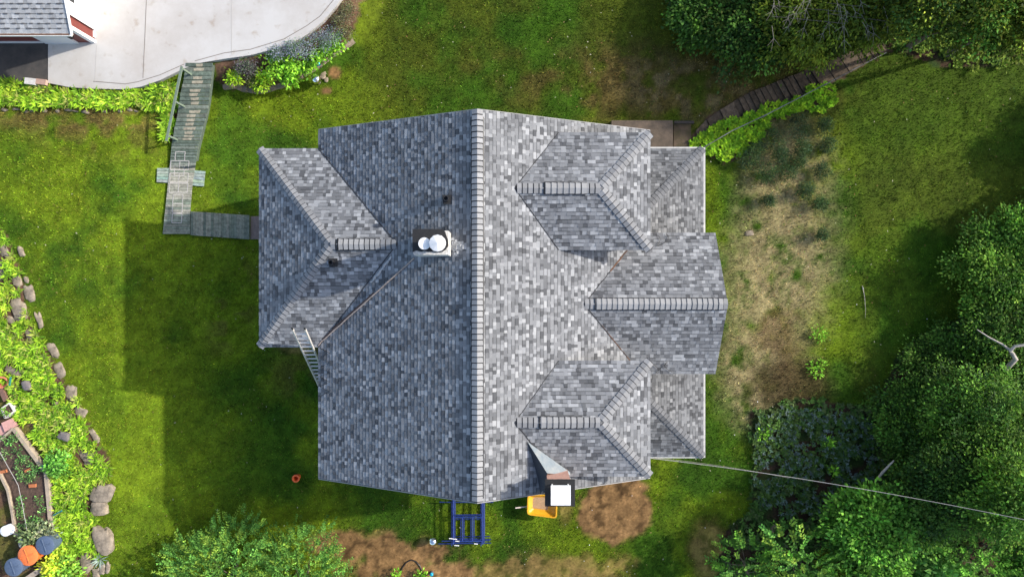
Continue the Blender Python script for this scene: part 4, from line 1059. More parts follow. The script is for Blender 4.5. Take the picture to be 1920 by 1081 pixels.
# --- north east trees
tree(1325, 22, 0.9, 74, .8, 0, G_DARK + G_MID[:1], 'dark green tree at the top edge, leftmost of the row', 300, 42, .16, .11, seed=17)
tree(1420, 48, 1.4, 84, 1.0, 0, G_DARK + G_OLIVE[2:3], 'dark tree at the top edge, second from the left of the row', 360, 46, .16, .11, seed=18)
tree(1520, 30, 2.2, 90, 1.4, 0, G_OLIVE, 'olive green cedar like tree with pale hanging twigs at the top edge', 420, 50, .16, .08, seed=19, droop=.4)
tree(1610, 15, 2.4, 84, 1.4, 0, G_OLIVE, 'yellow green tree over the upper end of the stepped path', 360, 50, .16, .08, seed=20, droop=.4)
tree(1725, 5, 4.5, 62, 1.8, 0, G_OLIVE[1:] + G_DARK[:1], 'loose olive tree at the top edge right of the path', 230, 40, .14, .09, seed=21)
tree(1820, 15, 4.5, 72, 1.8, 0, G_MID[:1] + G_OLIVE, 'olive tree near the top right corner', 300, 44, .14, .09, seed=22)
tree(1905, 30, 4.5, 66, 1.8, 0, G_OLIVE, 'olive tree in the top right corner', 260, 44, .14, .09, seed=23)
# pale hanging twigs of the cedar like trees
def twigs(n_, cx, cy, z_, parent, spx=70):
    m = MB()
    for i in range(n_):
        a = cx + random.uniform(-spx, spx); b = cy + random.uniform(-25, 45); z1 = z_ + random.uniform(0.2, .9)
        p0 = P(a, b, z1); an = random.uniform(-2.1, -1.1); ln = random.uniform(.5, 1.3); p1 = p0 + Vector((math.cos(an) * ln, math.sin(an) * ln, -0.1)); pm = p0.lerp(p1, .5) + Vector((random.uniform(-.08, .08), 0, .05))
        m.tube([p0, pm, p1], [.012, .008, .004], 5)
        for s__ in (-1, 1):
            q = pm + Vector((math.cos(an + s__ * .7) * ln * .4, math.sin(an + s__ * .7) * ln * .4, 0)); m.tube([pm, q], [.009, .004], 4)
        for k_ in range(3): m.tube([P(cx - spx, cy + 20 * k_ - 20, z_ + .3), P(cx + spx, cy + 22 * k_ - 10, z_ + .4)], [.008, .014], 4)
    return m.build('twigs', mat('grey_twig', (0.20, 0.18, 0.15), .9), parent)
rts = {o['label']: o for o in C.objects if 'label' in o.keys() and o.name.startswith('tree')}
for k_, v_ in rts.items():
    if 'cedar like' in k_: twigs(16, 1515, 10, 3.3, v_)
    if 'yellow green tree' in k_: twigs(9, 1605, 5, 3.5, v_, 55)
    if 'bare pale limb' in k_:
        m = MB(); pts = [P(1832, 617, 2.6), P(1855, 632, 2.7), P(1880, 645, 2.7), P(1893, 655, 2.8), P(1898, 662, 2.8), P(1904, 672, 2.7), P(1893, 684, 2.5), P(1884, 694, 2.2)]
        m.tube(pts, [.02, .035, .045, .06, .09, .11, .11, .10], 8)
        m.tube([P(1893, 658, 2.8), P(1903, 648, 2.9), P(1920, 646, 3.0), P(1940, 640, 3.1)], [.08, .07, .06, .05], 8)
        m.build('bare_limb', M_DEADWOOD, v_, smooth=True)
    if 'deep gap' in k_ and 'dark tree' in k_:
        m = MB(); m.tube([P(1640, 903, 2.2), P(1655, 884, 2.5), P(1676, 862, 2.7)], [.03, .06, .03], 7); m.build('bare_limb', M_DEADWOOD, v_, smooth=True)
# off to the side, trees whose shadows reach the lawn
tree(2110, 230, 1.4, 70, 1.2, 0, G_DARK, 'tall tree beyond the right picture edge beside the upper lawn', 700, 36, .22, .16, seed=24, shell=.4)
tree(2080, 400, 1.8, 80, 1.4, 0, G_DARK, 'tall tree beyond the right picture edge beside the middle lawn', 600, 36, .22, .16, seed=25, shell=.4)
tree(2080, 800, 2.2, 90, 1.8, 0, G_DARK, 'tall tree beyond the right picture edge behind the wood', 700, 36, .22, .16, seed=26, shell=.4)
tree(2040, 940, 3.0, 90, 2.2, 0, G_DARK, 'tall tree beyond the right picture edge near the cable', 700, 36, .22, .16, seed=27, shell=.4)
tree(1640, -130, 3.0, 100, 2.0, 0, G_DARK, 'tall tree beyond the top picture edge over the path', 700, 36, .22, .16, seed=28, shell=.4)
tree(1860, -110, 4.0, 100, 2.6, 0, G_DARK, 'tall tree beyond the top picture edge on the right', 700, 36, .22, .16, seed=29, shell=.4)
# --- south west shrubs (twiggy, small light leaves)
tree(420, 1082, 1.8, 100, 1.5, 0, G_BUSH, 'dense light green shrub at the bottom edge right of the lawn shadow corner', 1700, 0, .12, .056, kind='sprig', seed=31, name='shrub', cat='shrub', r0=.07, shell=.5)
tree(560, 1092, 1.5, 92, 1.3, 0, G_BUSH, 'dense light green shrub at the bottom edge beside the bare brown soil', 1500, 0, .12, .056, kind='sprig', seed=32, name='shrub', cat='shrub', r0=.07, shell=.5)
tree(285, 1088, 0.9, 34, .8, 0, G_BUSH, 'small sprig of light green shrub at the bottom edge left of the dense shrubs', 70, 0, .10, .042, kind='sprig', seed=33, name='shrub', cat='shrub', r0=.03, base=None)
for (a, b, r_, lb, sd_) in ((742, 1078, 10, 'tiny bright weed at the bottom edge left of the hose loop', 34), (790, 1078, 10, 'tiny bright weed at the bottom edge inside the hose loop', 35), (1532, 691, 15, 'bright yellow green weed standing in the brown grass', 36), (1536, 626, 13, 'low green weed above the bright yellow green weed', 37),
                         (1552, 830, 8, 'small green weed in the blue ground cover', 38), (1436, 808, 14, 'pale green weed at the upper left of the blue ground cover', 39), (1560, 882, 10, 'bright star shaped weed in the middle of the blue ground cover', 40)):
    tree(a, b, .15, r_, .25, 0, [(0.11, 0.24, 0.02)], lb, 16, 9, .15, .07, name='weed', cat='weed', seed=sd_, r0=.012, clr=.08, nl=2)
for i, (a, b, r_) in enumerate(((1450, 262, 22), (1460, 290, 16), (1497, 240, 20), (1503, 275, 16), (1497, 300, 10), (1548, 272, 14), (1402, 300, 17), (1432, 325, 19), (1475, 325, 16), (1540, 322, 13), (1510, 358, 13), (1537, 382, 12), (1415, 283, 14), (1545, 235, 12), (1440, 375, 6), (1540, 440, 6))):
    tree(a, b, .22, r_, .34, 0, [(0.018, 0.04, 0.012), (0.028, 0.05, 0.014), (0.022, 0.04, 0.02)], 'dark green tussock in the dry grass below the bright plants', 60, 26, .09, .022, name='tussock', cat='plant', seed=50 + i, r0=.02, clr=.10, group='dark tussocks in the dry grass', nl=2)

# --- ferns and ground cover
def scatter(poly, dens, jitter=8):
    xy = np.array(poly, float); x0_, y0_ = xy.min(0); x1_, y1_ = xy.max(0)
    x0_ = max(x0_, -40); y1_ = min(y1_, 1110); x1_ = min(x1_, 1960); y0_ = max(y0_, -40)
    area = (x1_ - x0_) * (y1_ - y0_) * 0.0254 ** 2; n = int(area * dens)
    a = rng.uniform(x0_, x1_, n); b = rng.uniform(y0_, y1_, n)
    k = inpoly(a + (fbm(a * .06, b * .06, 77, 2) - .5) * 2 * jitter, b + (fbm(a * .06, b * .06, 78, 2) - .5) * 2 * jitter, poly); a = a[k]; b = b[k]
    X = (a - 960) / F * H; Y = (540 - b) / F * H
    for _ in range(4):
        z = terr(X, Y); X = (a - 960) / F * (H - z); Y = (540 - b) / F * (H - z)
    return X, Y, terr(X, Y), a, b
def ferns(name, poly, dens, label, fr=8, L=0.34, W=0.06, col=((0.19, 0.31, 0.018), (0.14, 0.25, 0.015), (0.25, 0.34, 0.03), (0.09, 0.18, 0.015), (0.15, 0.26, 0.02), (0.20, 0.22, 0.05)), cut=0.2, cat='ferns', avoid=None, zup=0.0, up=.55):
    X, Y, Z, a, b = scatter(poly, dens)
    keep = fbm(X * 1.6, Y * 1.6, 88, 3) > cut
    if avoid is not None:
        for (rx_, ry_, rr_, rh_, rot_) in avoid:
            q = R(rot_); dx = (a - rx_); dy = (b - ry_); u_ = dx * math.cos(q) + dy * math.sin(q); v_ = -dx * math.sin(q) + dy * math.cos(q)
            keep &= np.hypot(u_ / (rr_ / 2 + 5), v_ / (rh_ / 2 + 5)) > 0.95
    X, Y, Z = X[keep], Y[keep], Z[keep]; n = len(X); parts = []
    pc = np.array(col)[rng.integers(0, len(col), n)] * np.exp(rng.normal(0, .15, (n, 1)))
    hz = rng.uniform(0.02, 0.18, n) + zup
    for j in range(fr):
        an = rng.uniform(0, 2 * np.pi, n); ln = L * rng.uniform(.6, 1.2, n); el = rng.uniform(.25, 1.0, n) * up * 2
        d = np.stack([np.cos(an) * np.cos(el), np.sin(an) * np.cos(el), np.sin(el)], 1)
        p0 = np.stack([X, Y, Z + hz], 1); s = nrmz(np.cross(d, [0, 0, 1.0])); cj = pc * np.exp(rng.normal(0, .14, (n, 1)))
        p1 = p0 + d * (ln * .5)[:, None]; d2 = d.copy(); d2[:, 2] -= .55; d2 = nrmz(d2); p2 = p1 + d2 * (ln * .5)[:, None]
        parts.append((np.stack([p0, p1 - s * W / 2, p2, p1 + s * W / 2], 1).reshape(-1, 3), np.arange(n * 4).reshape(-1, 4), np.repeat(cj * LEAFK, 4, 0)))
        # pinnae that break the outline
        for t_ in (0.35, 0.6, 0.85):
            q = p0 + (p2 - p0) * t_ + np.array([0, 0, .02])
            for s_ in (-1, 1): parts.append(leaf_quads(q, d * .7 + s * s_, np.tile([0, 0, 1.0], (n, 1)) + rng.normal(size=(n, 3)) * .2, W * 1.25 * (1.25 - t_), W * .42, cj))
    V, Fq, cc_ = join(parts)
    o = np_mesh(name, V, Fq, cc_, M_LEAF); return tag(o, label, cat, kind='stuff')
AV = [(q[0], q[1], q[2], q[3], -0 + q[4]) for q in RK] + [(58, 721, 15, 20, 0), (127, 813, 22, 17, 0), (60, 800, 20, 14, 0)]
ferns('ferns', FERN_LEFT_PX, 62, 'bright lime ferns covering the rocky bank down the left side', avoid=AV, fr=7, L=.32, cut=.20)
ferns('ferns', FERN_TOP_PX, 60, 'bright lime ferns in the bed below the concrete drive', fr=8, cut=.22)
ferns('ferns', FERN_RAMP_PX, 55, 'bright ferns crowding the handrail of the boardwalk ramp', fr=8, cut=.25)
ferns('leafy_ground_cover', FERN_RIGHT_PX, 75, 'bright green leafy ground cover under the pipe handrail', fr=8, L=.20, W=.07, col=((0.13, 0.25, 0.012), (0.19, 0.30, 0.015), (0.09, 0.19, 0.012)), cut=.22, cat='ground cover')
BLUE_PX = [(1412, 775), (1480, 760), (1560, 770), (1640, 790), (1660, 850), (1640, 930), (1560, 960), (1480, 970), (1420, 950), (1408, 870)]
ferns('blue_ground_cover', BLUE_PX, 60, 'blue green small leaved ground cover left of the wood', fr=6, L=.13, W=.045, col=((0.07, 0.11, 0.075), (0.085, 0.115, 0.10), (0.04, 0.08, 0.03), (0.055, 0.10, 0.02), (0.04, 0.07, 0.015)), cut=.33, cat='ground cover', zup=.1)
ferns('undergrowth', FLOOR_PX, 34, 'dark undergrowth on the floor of the south east wood', fr=6, L=.22, W=.07, col=((0.035, 0.08, 0.015), (0.05, 0.10, 0.02), (0.06, 0.09, 0.03)), cut=.42, cat='undergrowth')
ferns('undergrowth', [(1640, 80), (1700, 95), (1760, 125), (1840, 135), (1925, 110), (1960, 40), (1700, 10), (1640, 40)], 30, 'loose undergrowth below the trees in the top right corner', fr=6, L=.26, W=.08, col=((0.08, 0.13, 0.015), (0.05, 0.10, 0.015), (0.11, 0.15, 0.02)), cut=.42, cat='undergrowth')
# --- flower bed plants on the bank
BP = [(492, 142, 17, 'lime'), (486, 158, 9, 'lime'), (515, 120, 20, 'green'), (535, 133, 18, 'green'), (548, 148, 12, 'green'), (548, 112, 15, 'green'), (575, 122, 14, 'green'), (592, 105, 14, 'green'), (570, 90, 17, 'blue'), (548, 92, 13, 'blue'), (600, 78, 20, 'blue'), (622, 66, 16, 'blue'), (612, 92, 15, 'green'), (632, 78, 12, 'green'), (520, 100, 10, 'blue'), (455, 128, 10, 'purple'), (440, 145, 8, 'lime'), (470, 125, 10, 'purple'), (475, 152, 8, 'dark'), (640, 40, 14, 'dark'), (655, 20, 14, 'dark'), (648, 60, 10, 'dark')]
COLS = {'lime': [(0.2, 0.31, 0.02)], 'green': [(0.13, 0.27, 0.02), (0.09, 0.2, 0.02)], 'blue': [(0.10, 0.125, 0.14), (0.055, 0.10, 0.04), (0.13, 0.14, 0.17)], 'purple': [(0.06, 0.05, 0.06), (0.05, 0.07, 0.04)], 'dark': [(0.05, 0.06, 0.02), (0.09, 0.085, 0.05)]}
LBL = {'lime': 'yellow green leafy plant on the planted bank by the drive', 'green': 'bright green leafy plant on the planted bank by the drive', 'blue': 'blue grey flowering plant on the planted bank close to the concrete edge', 'purple': 'dark purplish plant on the planted bank near the ramp top', 'dark': 'dull olive plant on the planted bank'}
for i, (a, b, r_, kd) in enumerate(BP):
    g_ = G(a, b); big = kd in ('lime', 'green')
    tree(a, b, g_.z + .25, r_, .3, 0, COLS[kd], LBL[kd], 34 if big else 60, 12 if big else 20, .15 if big else .06, .09 if big else .03, name='bed_plant', cat='plant', group=kd + ' plants on the bank by the drive', seed=80 + i, r0=.015, clr=.11, nl=3)
# spiky plant by the boulders
root = empty('spiky_plant', G(190, 1046), 'silvery spiky plant below the big flat boulder', 'plant')
p = G(190, 1046); k = 40; an = rng.uniform(0, 6.28, k); el = rng.uniform(.2, 1.1, k)
V, Fq, c_ = leaf_quads(np.tile(np.array(p) + [0, 0, .05], (k, 1)), np.stack([np.cos(an) * np.cos(el), np.sin(an) * np.cos(el), np.sin(el)], 1), np.tile([0, 0, 1.0], (k, 1)), .45, .035, np.tile([0.20, 0.25, 0.22], (k, 1)) * np.exp(rng.normal(0, .2, (k, 1))))
np_mesh('leaves', V, Fq, c_, M_LEAF, root, origin=p)
m = MB(); m.lathe(p, [(.04, -.02), (.05, .06), (.02, .1)], 8); m.build('crown', M_BARK, root)

# ================================================================== LOOSE OBJECTS
# ladder against the west wing
lad = empty('ladder', P(600, 720, 0.0), 'aluminium ladder leaning on the west wing eave in the corner beside the main roof', 'ladder')
lt = P(549, 617, 7.3); rt = P(573, 617, 7.3); rt = lt + (rt - lt).normalized() * 0.46
lb_ = Vector((-8.50, -6.08, 0.05)); wv = (rt - lt); rb_ = lb_ + wv
M_ALU = mat('aluminium', (0.62, 0.59, 0.54), 0.45, 0.2)
for a_, b_ in ((lb_, lt), (rb_, rt)):
    m = MB(); m.bar(a_, b_, 0.05, 0.09); m.build('side_rail', M_ALU, lad)
nr_ = 25
for i in range(1, nr_):
    t_ = i / nr_; m = MB(); m.bar(lb_.lerp(lt, t_) + wv.normalized() * 0.02, rb_.lerp(rt, t_) - wv.normalized() * 0.02, 0.07, 0.035); m.build('rung', M_ALU, lad)
for q in (lt, rt):
    m = MB(); m.bar(q, q + Vector((0.01, 0.07, 0.16)), 0.045); m.build('end_cap', M_DARK, lad)

# rope / cable from the chimney down to the inner corner
def roofpt(px, py):
    q = onmain(px, py, 0.045); return q
m = MB(); pts = [roofpt(776 - i * (776 - 602) / 14 + random.uniform(-.4, .4), 484 + i * (640 - 484) / 14 + random.uniform(-.4, .4)) for i in range(15)] + [P(597, 647, 6.05)]
m.tube(pts, 0.026, 6); tag(m.build('rope', mat('tan_rope', (0.38, 0.31, 0.27), .9, noise=.4, scale=15), None, smooth=True), 'tan rope running down the roof from the white chimney to the inner corner', 'rope')
m = MB(); pts = [roofpt(700 - i * 8.2 + random.uniform(-.6, .6), 548 + i * 7.4 + random.uniform(-.6, .6)) for i in range(13)]
m.tube(pts, 0.024, 6); tag(m.build('cable', mat('red_brown_cable', (0.06, 0.035, 0.03), .8), None, smooth=True), 'thin red brown cable lying beside the tan rope in the roof valley', 'cable')
# black loose wires by the gable wing
for (cx, cy, lb, sd_) in ((1237, 449, 'curly black wire at the upper end of the gable wing beside the dormer hip', 3), (1240, 688, 'tangled black wire at the lower end of the gable wing beside the dormer hip', 5)):
    r_ = np.random.default_rng(sd_); pts = []
    for i in range(22):
        t_ = i / 21; a_ = cx - 18 + 38 * t_ + 6 * math.sin(t_ * 15 + sd_); b_ = cy + 11 * math.sin(t_ * 9 + sd_) + r_.uniform(-1, 1)
        z_ = 5.73 * U
        for _ in range(6):
            q = P(a_, b_, z_); yy_ = q.y / U; z_ = max((5.73 - 0.404 * abs(yy_ + 0.46)), 2.7 + (6.53 - q.x / U) * .4) * U + 0.06
        pts.append(q)
    m = MB(); m.tube(pts, 0.008, 5); tag(m.build('loose_wire', M_DARK, None, smooth=True), lb, 'wire')

# power cable
def catenary(a, b, sag, n_=40): return [a.lerp(b, i / n_) - Vector((0, 0, sag * 4 * (i / n_) * (1 - i / n_))) for i in range(n_ + 1)]
pa = P(1221, 858, 6.3); pb = P(2060, 1002, 8.5)
m = MB(); m.tube(catenary(pa, pb, 1.0), 0.010, 6); tag(m.build('power_cable', mat('pale_cable', (0.30, 0.29, 0.28), .5), None, smooth=True), 'pale power cable strung from the house corner over the right hand trees', 'cable')
m = MB(); m.tube(catenary(P(1223, 857, 6.15), P(1480, 895, 5.6), .35), 0.008, 5); tag(m.build('thin_wire', mat('dark_wire', (0.12, 0.11, 0.1), .6), None, smooth=True), 'thin dark wire just above the pale power cable near the house', 'cable')

# wheelbarrow
wb = empty('wheelbarrow', P(1015, 950, 0), 'yellow wheelbarrow with dirty tray half hidden by the brick chimney', 'wheelbarrow')
c_ = [P(990, 927, .62), P(1044, 927, .62), P(1043, 970, .62), P(989, 963, .62)]
cen = sum(c_, Vector()) / 4
def rounded(pts, z, k, n_=5, r_=0.16):
    out = []; N_ = len(pts)
    for i in range(N_):
        p0, p1, p2 = pts[i - 1], pts[i], pts[(i + 1) % N_]
        a = p1 + (p0 - p1).normalized() * r_; b = p1 + (p2 - p1).normalized() * r_
        for j in range(n_ + 1):
            t_ = j / n_; q = a * (1 - t_) ** 2 + p1 * 2 * t_ * (1 - t_) + b * t_ ** 2
            out.append(Vector((cen.x + (q.x - cen.x) * k, cen.y + (q.y - cen.y) * k, z)))
    return out
M_YEL = mat('yellow_plastic', (0.72, 0.36, 0.015), 0.45, noise=.12, scale=4)
m = MB(); rings = [rounded(c_, .60, 1.05), rounded(c_, .64, 1.03), rounded(c_, .64, .96), rounded(c_, .5, .9), rounded(c_, .36, .62)]
for i in range(4):
    for j in range(len(rings[0])): m.face([rings[i][j], rings[i][(j + 1) % len(rings[0])], rings[i + 1][(j + 1) % len(rings[0])], rings[i + 1][j]])
m.face(rings[4]); m.face([q - Vector((0, 0, .02)) for q in rings[4]][::-1]); tr_ = m.build('tray', M_YEL, wb)
m = MB(); m.face([q + Vector((-.1, .06, .012)) for q in [Vector((cen.x + (p_.x - cen.x) * .95, cen.y + (p_.y - cen.y) * .95, p_.z)) for p_ in rings[4]]]); m.build('dirt_residue', mat('dusty_mortar', (0.46, 0.30, 0.17), .95, noise=.3, scale=20), tr_)
for dy in (-0.14, 0.62):
    m = MB(); m.bar(Vector((cen.x + .9, cen.y + dy * .4, .25)), Vector((cen.x - .2, cen.y + dy * .6, .28)), .05); m.bar(Vector((cen.x - .2, cen.y + dy * .6, .28)), Vector((cen.x - 1.25, cen.y + dy, .5)), .05)
    m.build('handle', mat('pale_handle', (0.62, 0.52, 0.45), .6), wb)
    m = MB(); m.bar(Vector((cen.x - .35, cen.y + dy * .6, .28)), Vector((cen.x - .4, cen.y + dy * .6, 0)), .035); m.build('leg', M_DARK, wb)
m = MB(); wc = Vector((cen.x + .85, cen.y, .2)); ringp = [wc + Vector((math.cos(t_) * .15, 0, math.sin(t_) * .15)) for t_ in np.linspace(0, 2 * math.pi, 17)[:-1]]; m.tube(ringp, .05, 8, closed=True); m.build('wheel', M_DARK, wb, smooth=True)

# scaffolding frames stacked flat
M_BLUE = mat('blue_paint', (0.010, 0.028, 0.15), 0.5, noise=.15, scale=6)
M_BRIT = mat('scuffed_blue_paint', (0.018, 0.048, 0.25), 0.5, noise=.2)
sx0, sx1 = 849, 906; sy0, sy1 = 935, 1018
def scaffold(z, dx, dy, label, m_):
    root = empty('scaffold_section', P(877 + dx, 977 + dy, z), label, 'scaffolding', 'scaffold frames stacked at the gable end')
    q = lambda a, b: P(a + dx, b + dy, z)
    for x_ in (850, 905): b = MB(); b.tube([q(x_, sy0), q(x_, sy1)], .027, 8); b.build('leg', m_, root, smooth=True)
    for y_ in (968, 1012): b = MB(); b.tube([q(850, y_), q(905, y_)], .024, 8); b.build('crossbar', m_, root, smooth=True)
    for x_ in (867, 886): b = MB(); b.tube([q(x_, 968), q(x_, 1012)], .018, 8); b.build('rung', m_, root, smooth=True)
    return root
offs = [(0.05, -2, 1), (0.17, 3.2, -3), (0.29, -3.2, 4), (0.41, 2.2, -2), (0.53, 0, 1)]
for i, (z_, dx, dy) in enumerate(offs): scaffold(z_, dx, dy, 'topmost blue scaffold frame of the stack by the gable end' if i == 4 else 'blue scaffold frame lying under others in the stack by the gable end', M_BRIT if i == 4 else M_BLUE)
for (y_, z_, xa_, xb_, k) in ((1004, .2, 852, 919, 0), (1008, .4, 848, 921, 1), (1013, .5, 828, 919, 2), (1018, .3, 822, 921, 3), (940, .3, 824, 925, 4), (964, .55, 850, 905, 5)):
    m = MB(); m.tube([P(xa_, y_, z_), P(xb_, y_ + random.uniform(-2, 2), z_)], .025, 7); tag(m.build('scaffold_brace', M_BLUE, None, smooth=True), 'blue scaffold brace tube lying across the end of the frame stack', 'scaffolding', 'loose scaffold braces')
for (a, b, w_) in ((853, 1009, .28), (858, 1013, .22), (893, 1018, .2), (856, 1021, .35), (846, 1008, .2)):
    m = MB(); m.tube([P(a - 4, b, .68), P(a + w_ * 14, b + .6, .68)], .022, 6); tag(m.build('locking_pin', M_WMET, None, smooth=True), 'short white metal pin lying on the scaffold stack', 'pin', 'metal pins on the scaffold stack')

# gazing balls
M_CHR = mat('mirror_ball', (0.85, 0.85, 0.86), 0.06, 1.0)
def ball(px, py, r_, m_, lb, post=.25, stand=True):
    p = G(px, py); root = empty('gazing_ball', p, lb, 'gazing ball'); prof_ = [(max(.003, r_ * math.sin(t_)), p.z * 0 + post + r_ - r_ * math.cos(t_)) for t_ in np.linspace(0.02, math.pi - .02, 16)]
    m = MB(); m.lathe(p, prof_, 24); m.build('ball', m_, root, smooth=True)
    m = MB(); m.lathe(p, [(.10, -.02), (.10, .04), (.05, .1), (.06, post + .03)], 12); m.build('stand', mat('cast_stand', (0.09, 0.08, 0.075), .8), root)
ball(598, 154, .22, M_CHR, 'silver mirrored ball on the lawn below the flower bed edging')
ball(813, 1008, .21, M_CHR, 'silver mirrored ball beside the blue scaffold stack', .12)
M_CY = mat('cyan_glass', (0.02, 0.42, 0.62), .12, .3)
ball(600, 123, .12, M_CY, 'small cyan glass ball at the edging of the flower bed', .2)
ball(810, 1072, .09, M_CY, 'small cyan glass ball at the bottom edge near the hose loop', .1)
rock(606, 140, 13, 14, 20, 'round grey brown stone beside the silver mirrored ball', 500); rock(612, 150, 9, 10, 0, 'small pinkish stone under the silver mirrored ball', 501)
# orange bucket
p = G(559, 892); root = empty('bucket', p, 'round orange bucket standing alone on the shaded lawn', 'bucket'); m = MB()
m.lathe(p, [(.13, 0), (.165, .34), (.18, .34), (.18, .37), (.115, .37), (.11, .30), (.07, .05), (.02, .05)], 24); m.build('body', mat('orange_plastic', (0.75, 0.13, 0.03), .45), root, smooth=True)
m = MB(); m.tube([p + Vector((.185 * math.cos(t_), .185 * math.sin(t_), .31 - .1 * math.sin(t_))) for t_ in np.linspace(0, math.pi, 12)], .006, 5); m.build('handle', M_DARK, root)
# hose loop
m = MB(); pts = [G(a, b, .03) for a, b in [(751, 1070), (755, 1062), (762, 1053), (771, 1048), (780, 1051), (787, 1059), (791, 1068), (790, 1075), (786, 1084)]]
m.tube(pts, .028, 7); tag(m.build('hose', mat('black_hose', (0.02, 0.015, 0.014), .5), None, smooth=True), 'black hose loop on the brown soil at the bottom edge', 'hose')
# stump (hollow ring) in the wood
p = G(1452, 990); root = empty('stump', p, 'hollow brown tree stump among the ground cover by the light green shrub', 'stump'); m = MB()
m.lathe(p, [(.24, -.05), (.23, .35), (.21, .37), (.17, .36), (.155, .12), (.02, .12)], 18); m.build('ring', mat('cut_wood', (0.22, 0.15, 0.11), .9, noise=.4, scale=8, bump=.4), root)
# ---------------- garden corner
M_TIM = mat('pale_timber', (0.42, 0.34, 0.25), .85, noise=.3, scale=5)
M_SOIL = mat('bed_soil', (0.10, 0.062, 0.043), .95, noise=.55, scale=9, bump=.8)
bed = empty('garden_bed', G(55, 910), 'large raised vegetable bed with pale timber edging in the lower left corner', 'garden bed')
BEDP = [(-40, 865), (32, 800), (93, 882), (98, 935), (102, 982), (52, 996), (36, 997), (30, 955), (22, 915), (5, 880), (-40, 900)]
sp = [G(*q) for q in BEDP]; m = MB(); m.prism([Vector((q.x, q.y, q.z + .16)) for q in sp][::-1], (0, 0, .3)); m.build('soil', M_SOIL, bed)
for a, b, w_ in ((0, 1, .09), (1, 2, .16), (2, 3, .17), (3, 4, .17), (5, 6, .10), (6, 7, .10), (7, 8, .10), (8, 9, .10)):
    m = MB(); u_ = Vector((0, 0, .14)); m.bar(sp[a] + u_, sp[b] + u_, w_, .26); m.build('edging_board', M_TIM, bed)
m = MB(); m.tube([G(-5, 838, .5), G(34, 908, .5), G(43, 950, .5), G(52, 1002, .5)], .012, 5); tag(m.build('wire_line', mat('grey_wire', (0.35, 0.34, 0.33), .5), None), 'grey wire stretched lengthwise above the vegetable bed', 'wire')
for i, (a, b, r_) in enumerate([(10, 822, 12), (22, 830, 14), (32, 842, 12), (12, 850, 14), (40, 862, 9), (35, 878, 11), (46, 858, 9), (38, 890, 9), (60, 868, 10), (62, 880, 8), (70, 876, 7), (48, 895, 8), (74, 938, 10), (80, 958, 11), (38, 935, 9), (40, 950, 10), (38, 965, 9), (56, 975, 9), (68, 972, 8), (42, 985, 8), (62, 893, 8), (28, 818, 10)]):
    g_ = G(a, b); tree(a, b, g_.z + .24, r_ * .55, .10, 0, [(0.06, 0.14, 0.03), (0.09, 0.17, 0.05), (0.04, 0.10, 0.03)], 'small green seedling plant growing in the raised vegetable bed', 12, 6, .09, .05, name='seedling', cat='plant', seed=200 + i, r0=.01, clr=.06, nl=2, group='seedlings in the vegetable bed')
for (a, b, w_, h_, rt_, lb) in ((62, 909, .30, .14, 5, 'orange brick lying in the middle of the bed soil'), (53, 880, .26, .1, 25, 'orange brick half hidden by seedlings'), (6, 883, .36, .13, 15, 'orange brick on the bed edge at the left')):
    p = G(a, b, .2); m = MB(); m.box((p.x, p.y, p.z + .03), (w_, h_, .08), rz=R(rt_)); tag(m.build('brick', mat('orange_brick', (0.48, 0.16, 0.06), .9, noise=.25)), lb, 'brick')
for (a, b, a2, b2, lb) in ((78, 873, 101, 865, 'green stake sticking out of the timber edging, upper one'), (100, 965, 116, 956, 'green stake sticking out of the timber edging, lower one'), (20, 706, 18, 722, 'short green stake near the clay pot')):
    m = MB(); m.bar(G(a, b, .35), G(a2, b2, .55), .07, .04); tag(m.build('stake', mat('green_stake', (0.03, 0.19, 0.15), .6)), lb, 'stake')
# planter box, pink slab, clay pot
pl = empty('planter_box', G(12, 769), 'small square planter box with white rim beside the ferns', 'planter'); q = [G(2, 765, .3), G(17, 755, .3), G(26, 770, .3), G(9, 783, .3)]
m = MB()
for i in range(4): m.bar(q[i] - Vector((0, 0, .15)), q[(i + 1) % 4] - Vector((0, 0, .15)), .06, .3)
m.build('box', mat('white_box', (0.6, 0.57, 0.52), .7), pl); m = MB(); m.prism([v_ - Vector((0, 0, .06)) for v_ in q][::-1], (0, 0, .2)); m.build('soil', M_SOIL, pl)
g_ = G(10, 771); tree(10, 771, g_.z + .38, 6, .12, 0, [(0.10, 0.2, 0.03)], 'small green plant in the square planter box', 10, 8, .09, .05, name='seedling', cat='plant', seed=260, r0=.01, clr=.05, nl=2)
q = [G(2, 792, .2), G(22, 783, .2), G(31, 797, .2), G(9, 809, .2)]; m = MB(); m.prism(q[::-1], (0, 0, .12)); tag(m.build('paving_slab', mat('pink_slab', (0.55, 0.30, 0.26), .85, noise=.15)), 'pink paving slab between the planter box and the vegetable bed', 'slab')
q = [G(-5, 800, .1), G(8, 792, .1), G(12, 812, .1), G(-5, 822, .1)]; m = MB(); m.prism(q[::-1], (0, 0, .1)); tag(m.build('paving_slab', MATS['pink_slab']), 'pinkish slab at the left edge below the planter box', 'slab')
m = MB(); m.bar(G(2, 728, .15), G(12, 750, .15), .2, .12); tag(m.build('timber_block', mat('brown_timber', (0.20, 0.11, 0.08), .8, noise=.3)), 'brown timber block under the clay pot', 'timber')
p = G(4, 710); m = MB(); m.lathe(p, [(.16, 0), (.24, .34), (.27, .34), (.27, .42), (.22, .42), (.15, .1), (.02, .1)], 20, tilt=__import__('mathutils').Euler((.25, .5, 0)).to_quaternion()); tag(m.build('clay_pot', mat('terracotta', (0.50, 0.17, 0.10), .8, noise=.2), None, smooth=True), 'tilted red clay pot at the left edge', 'pot')
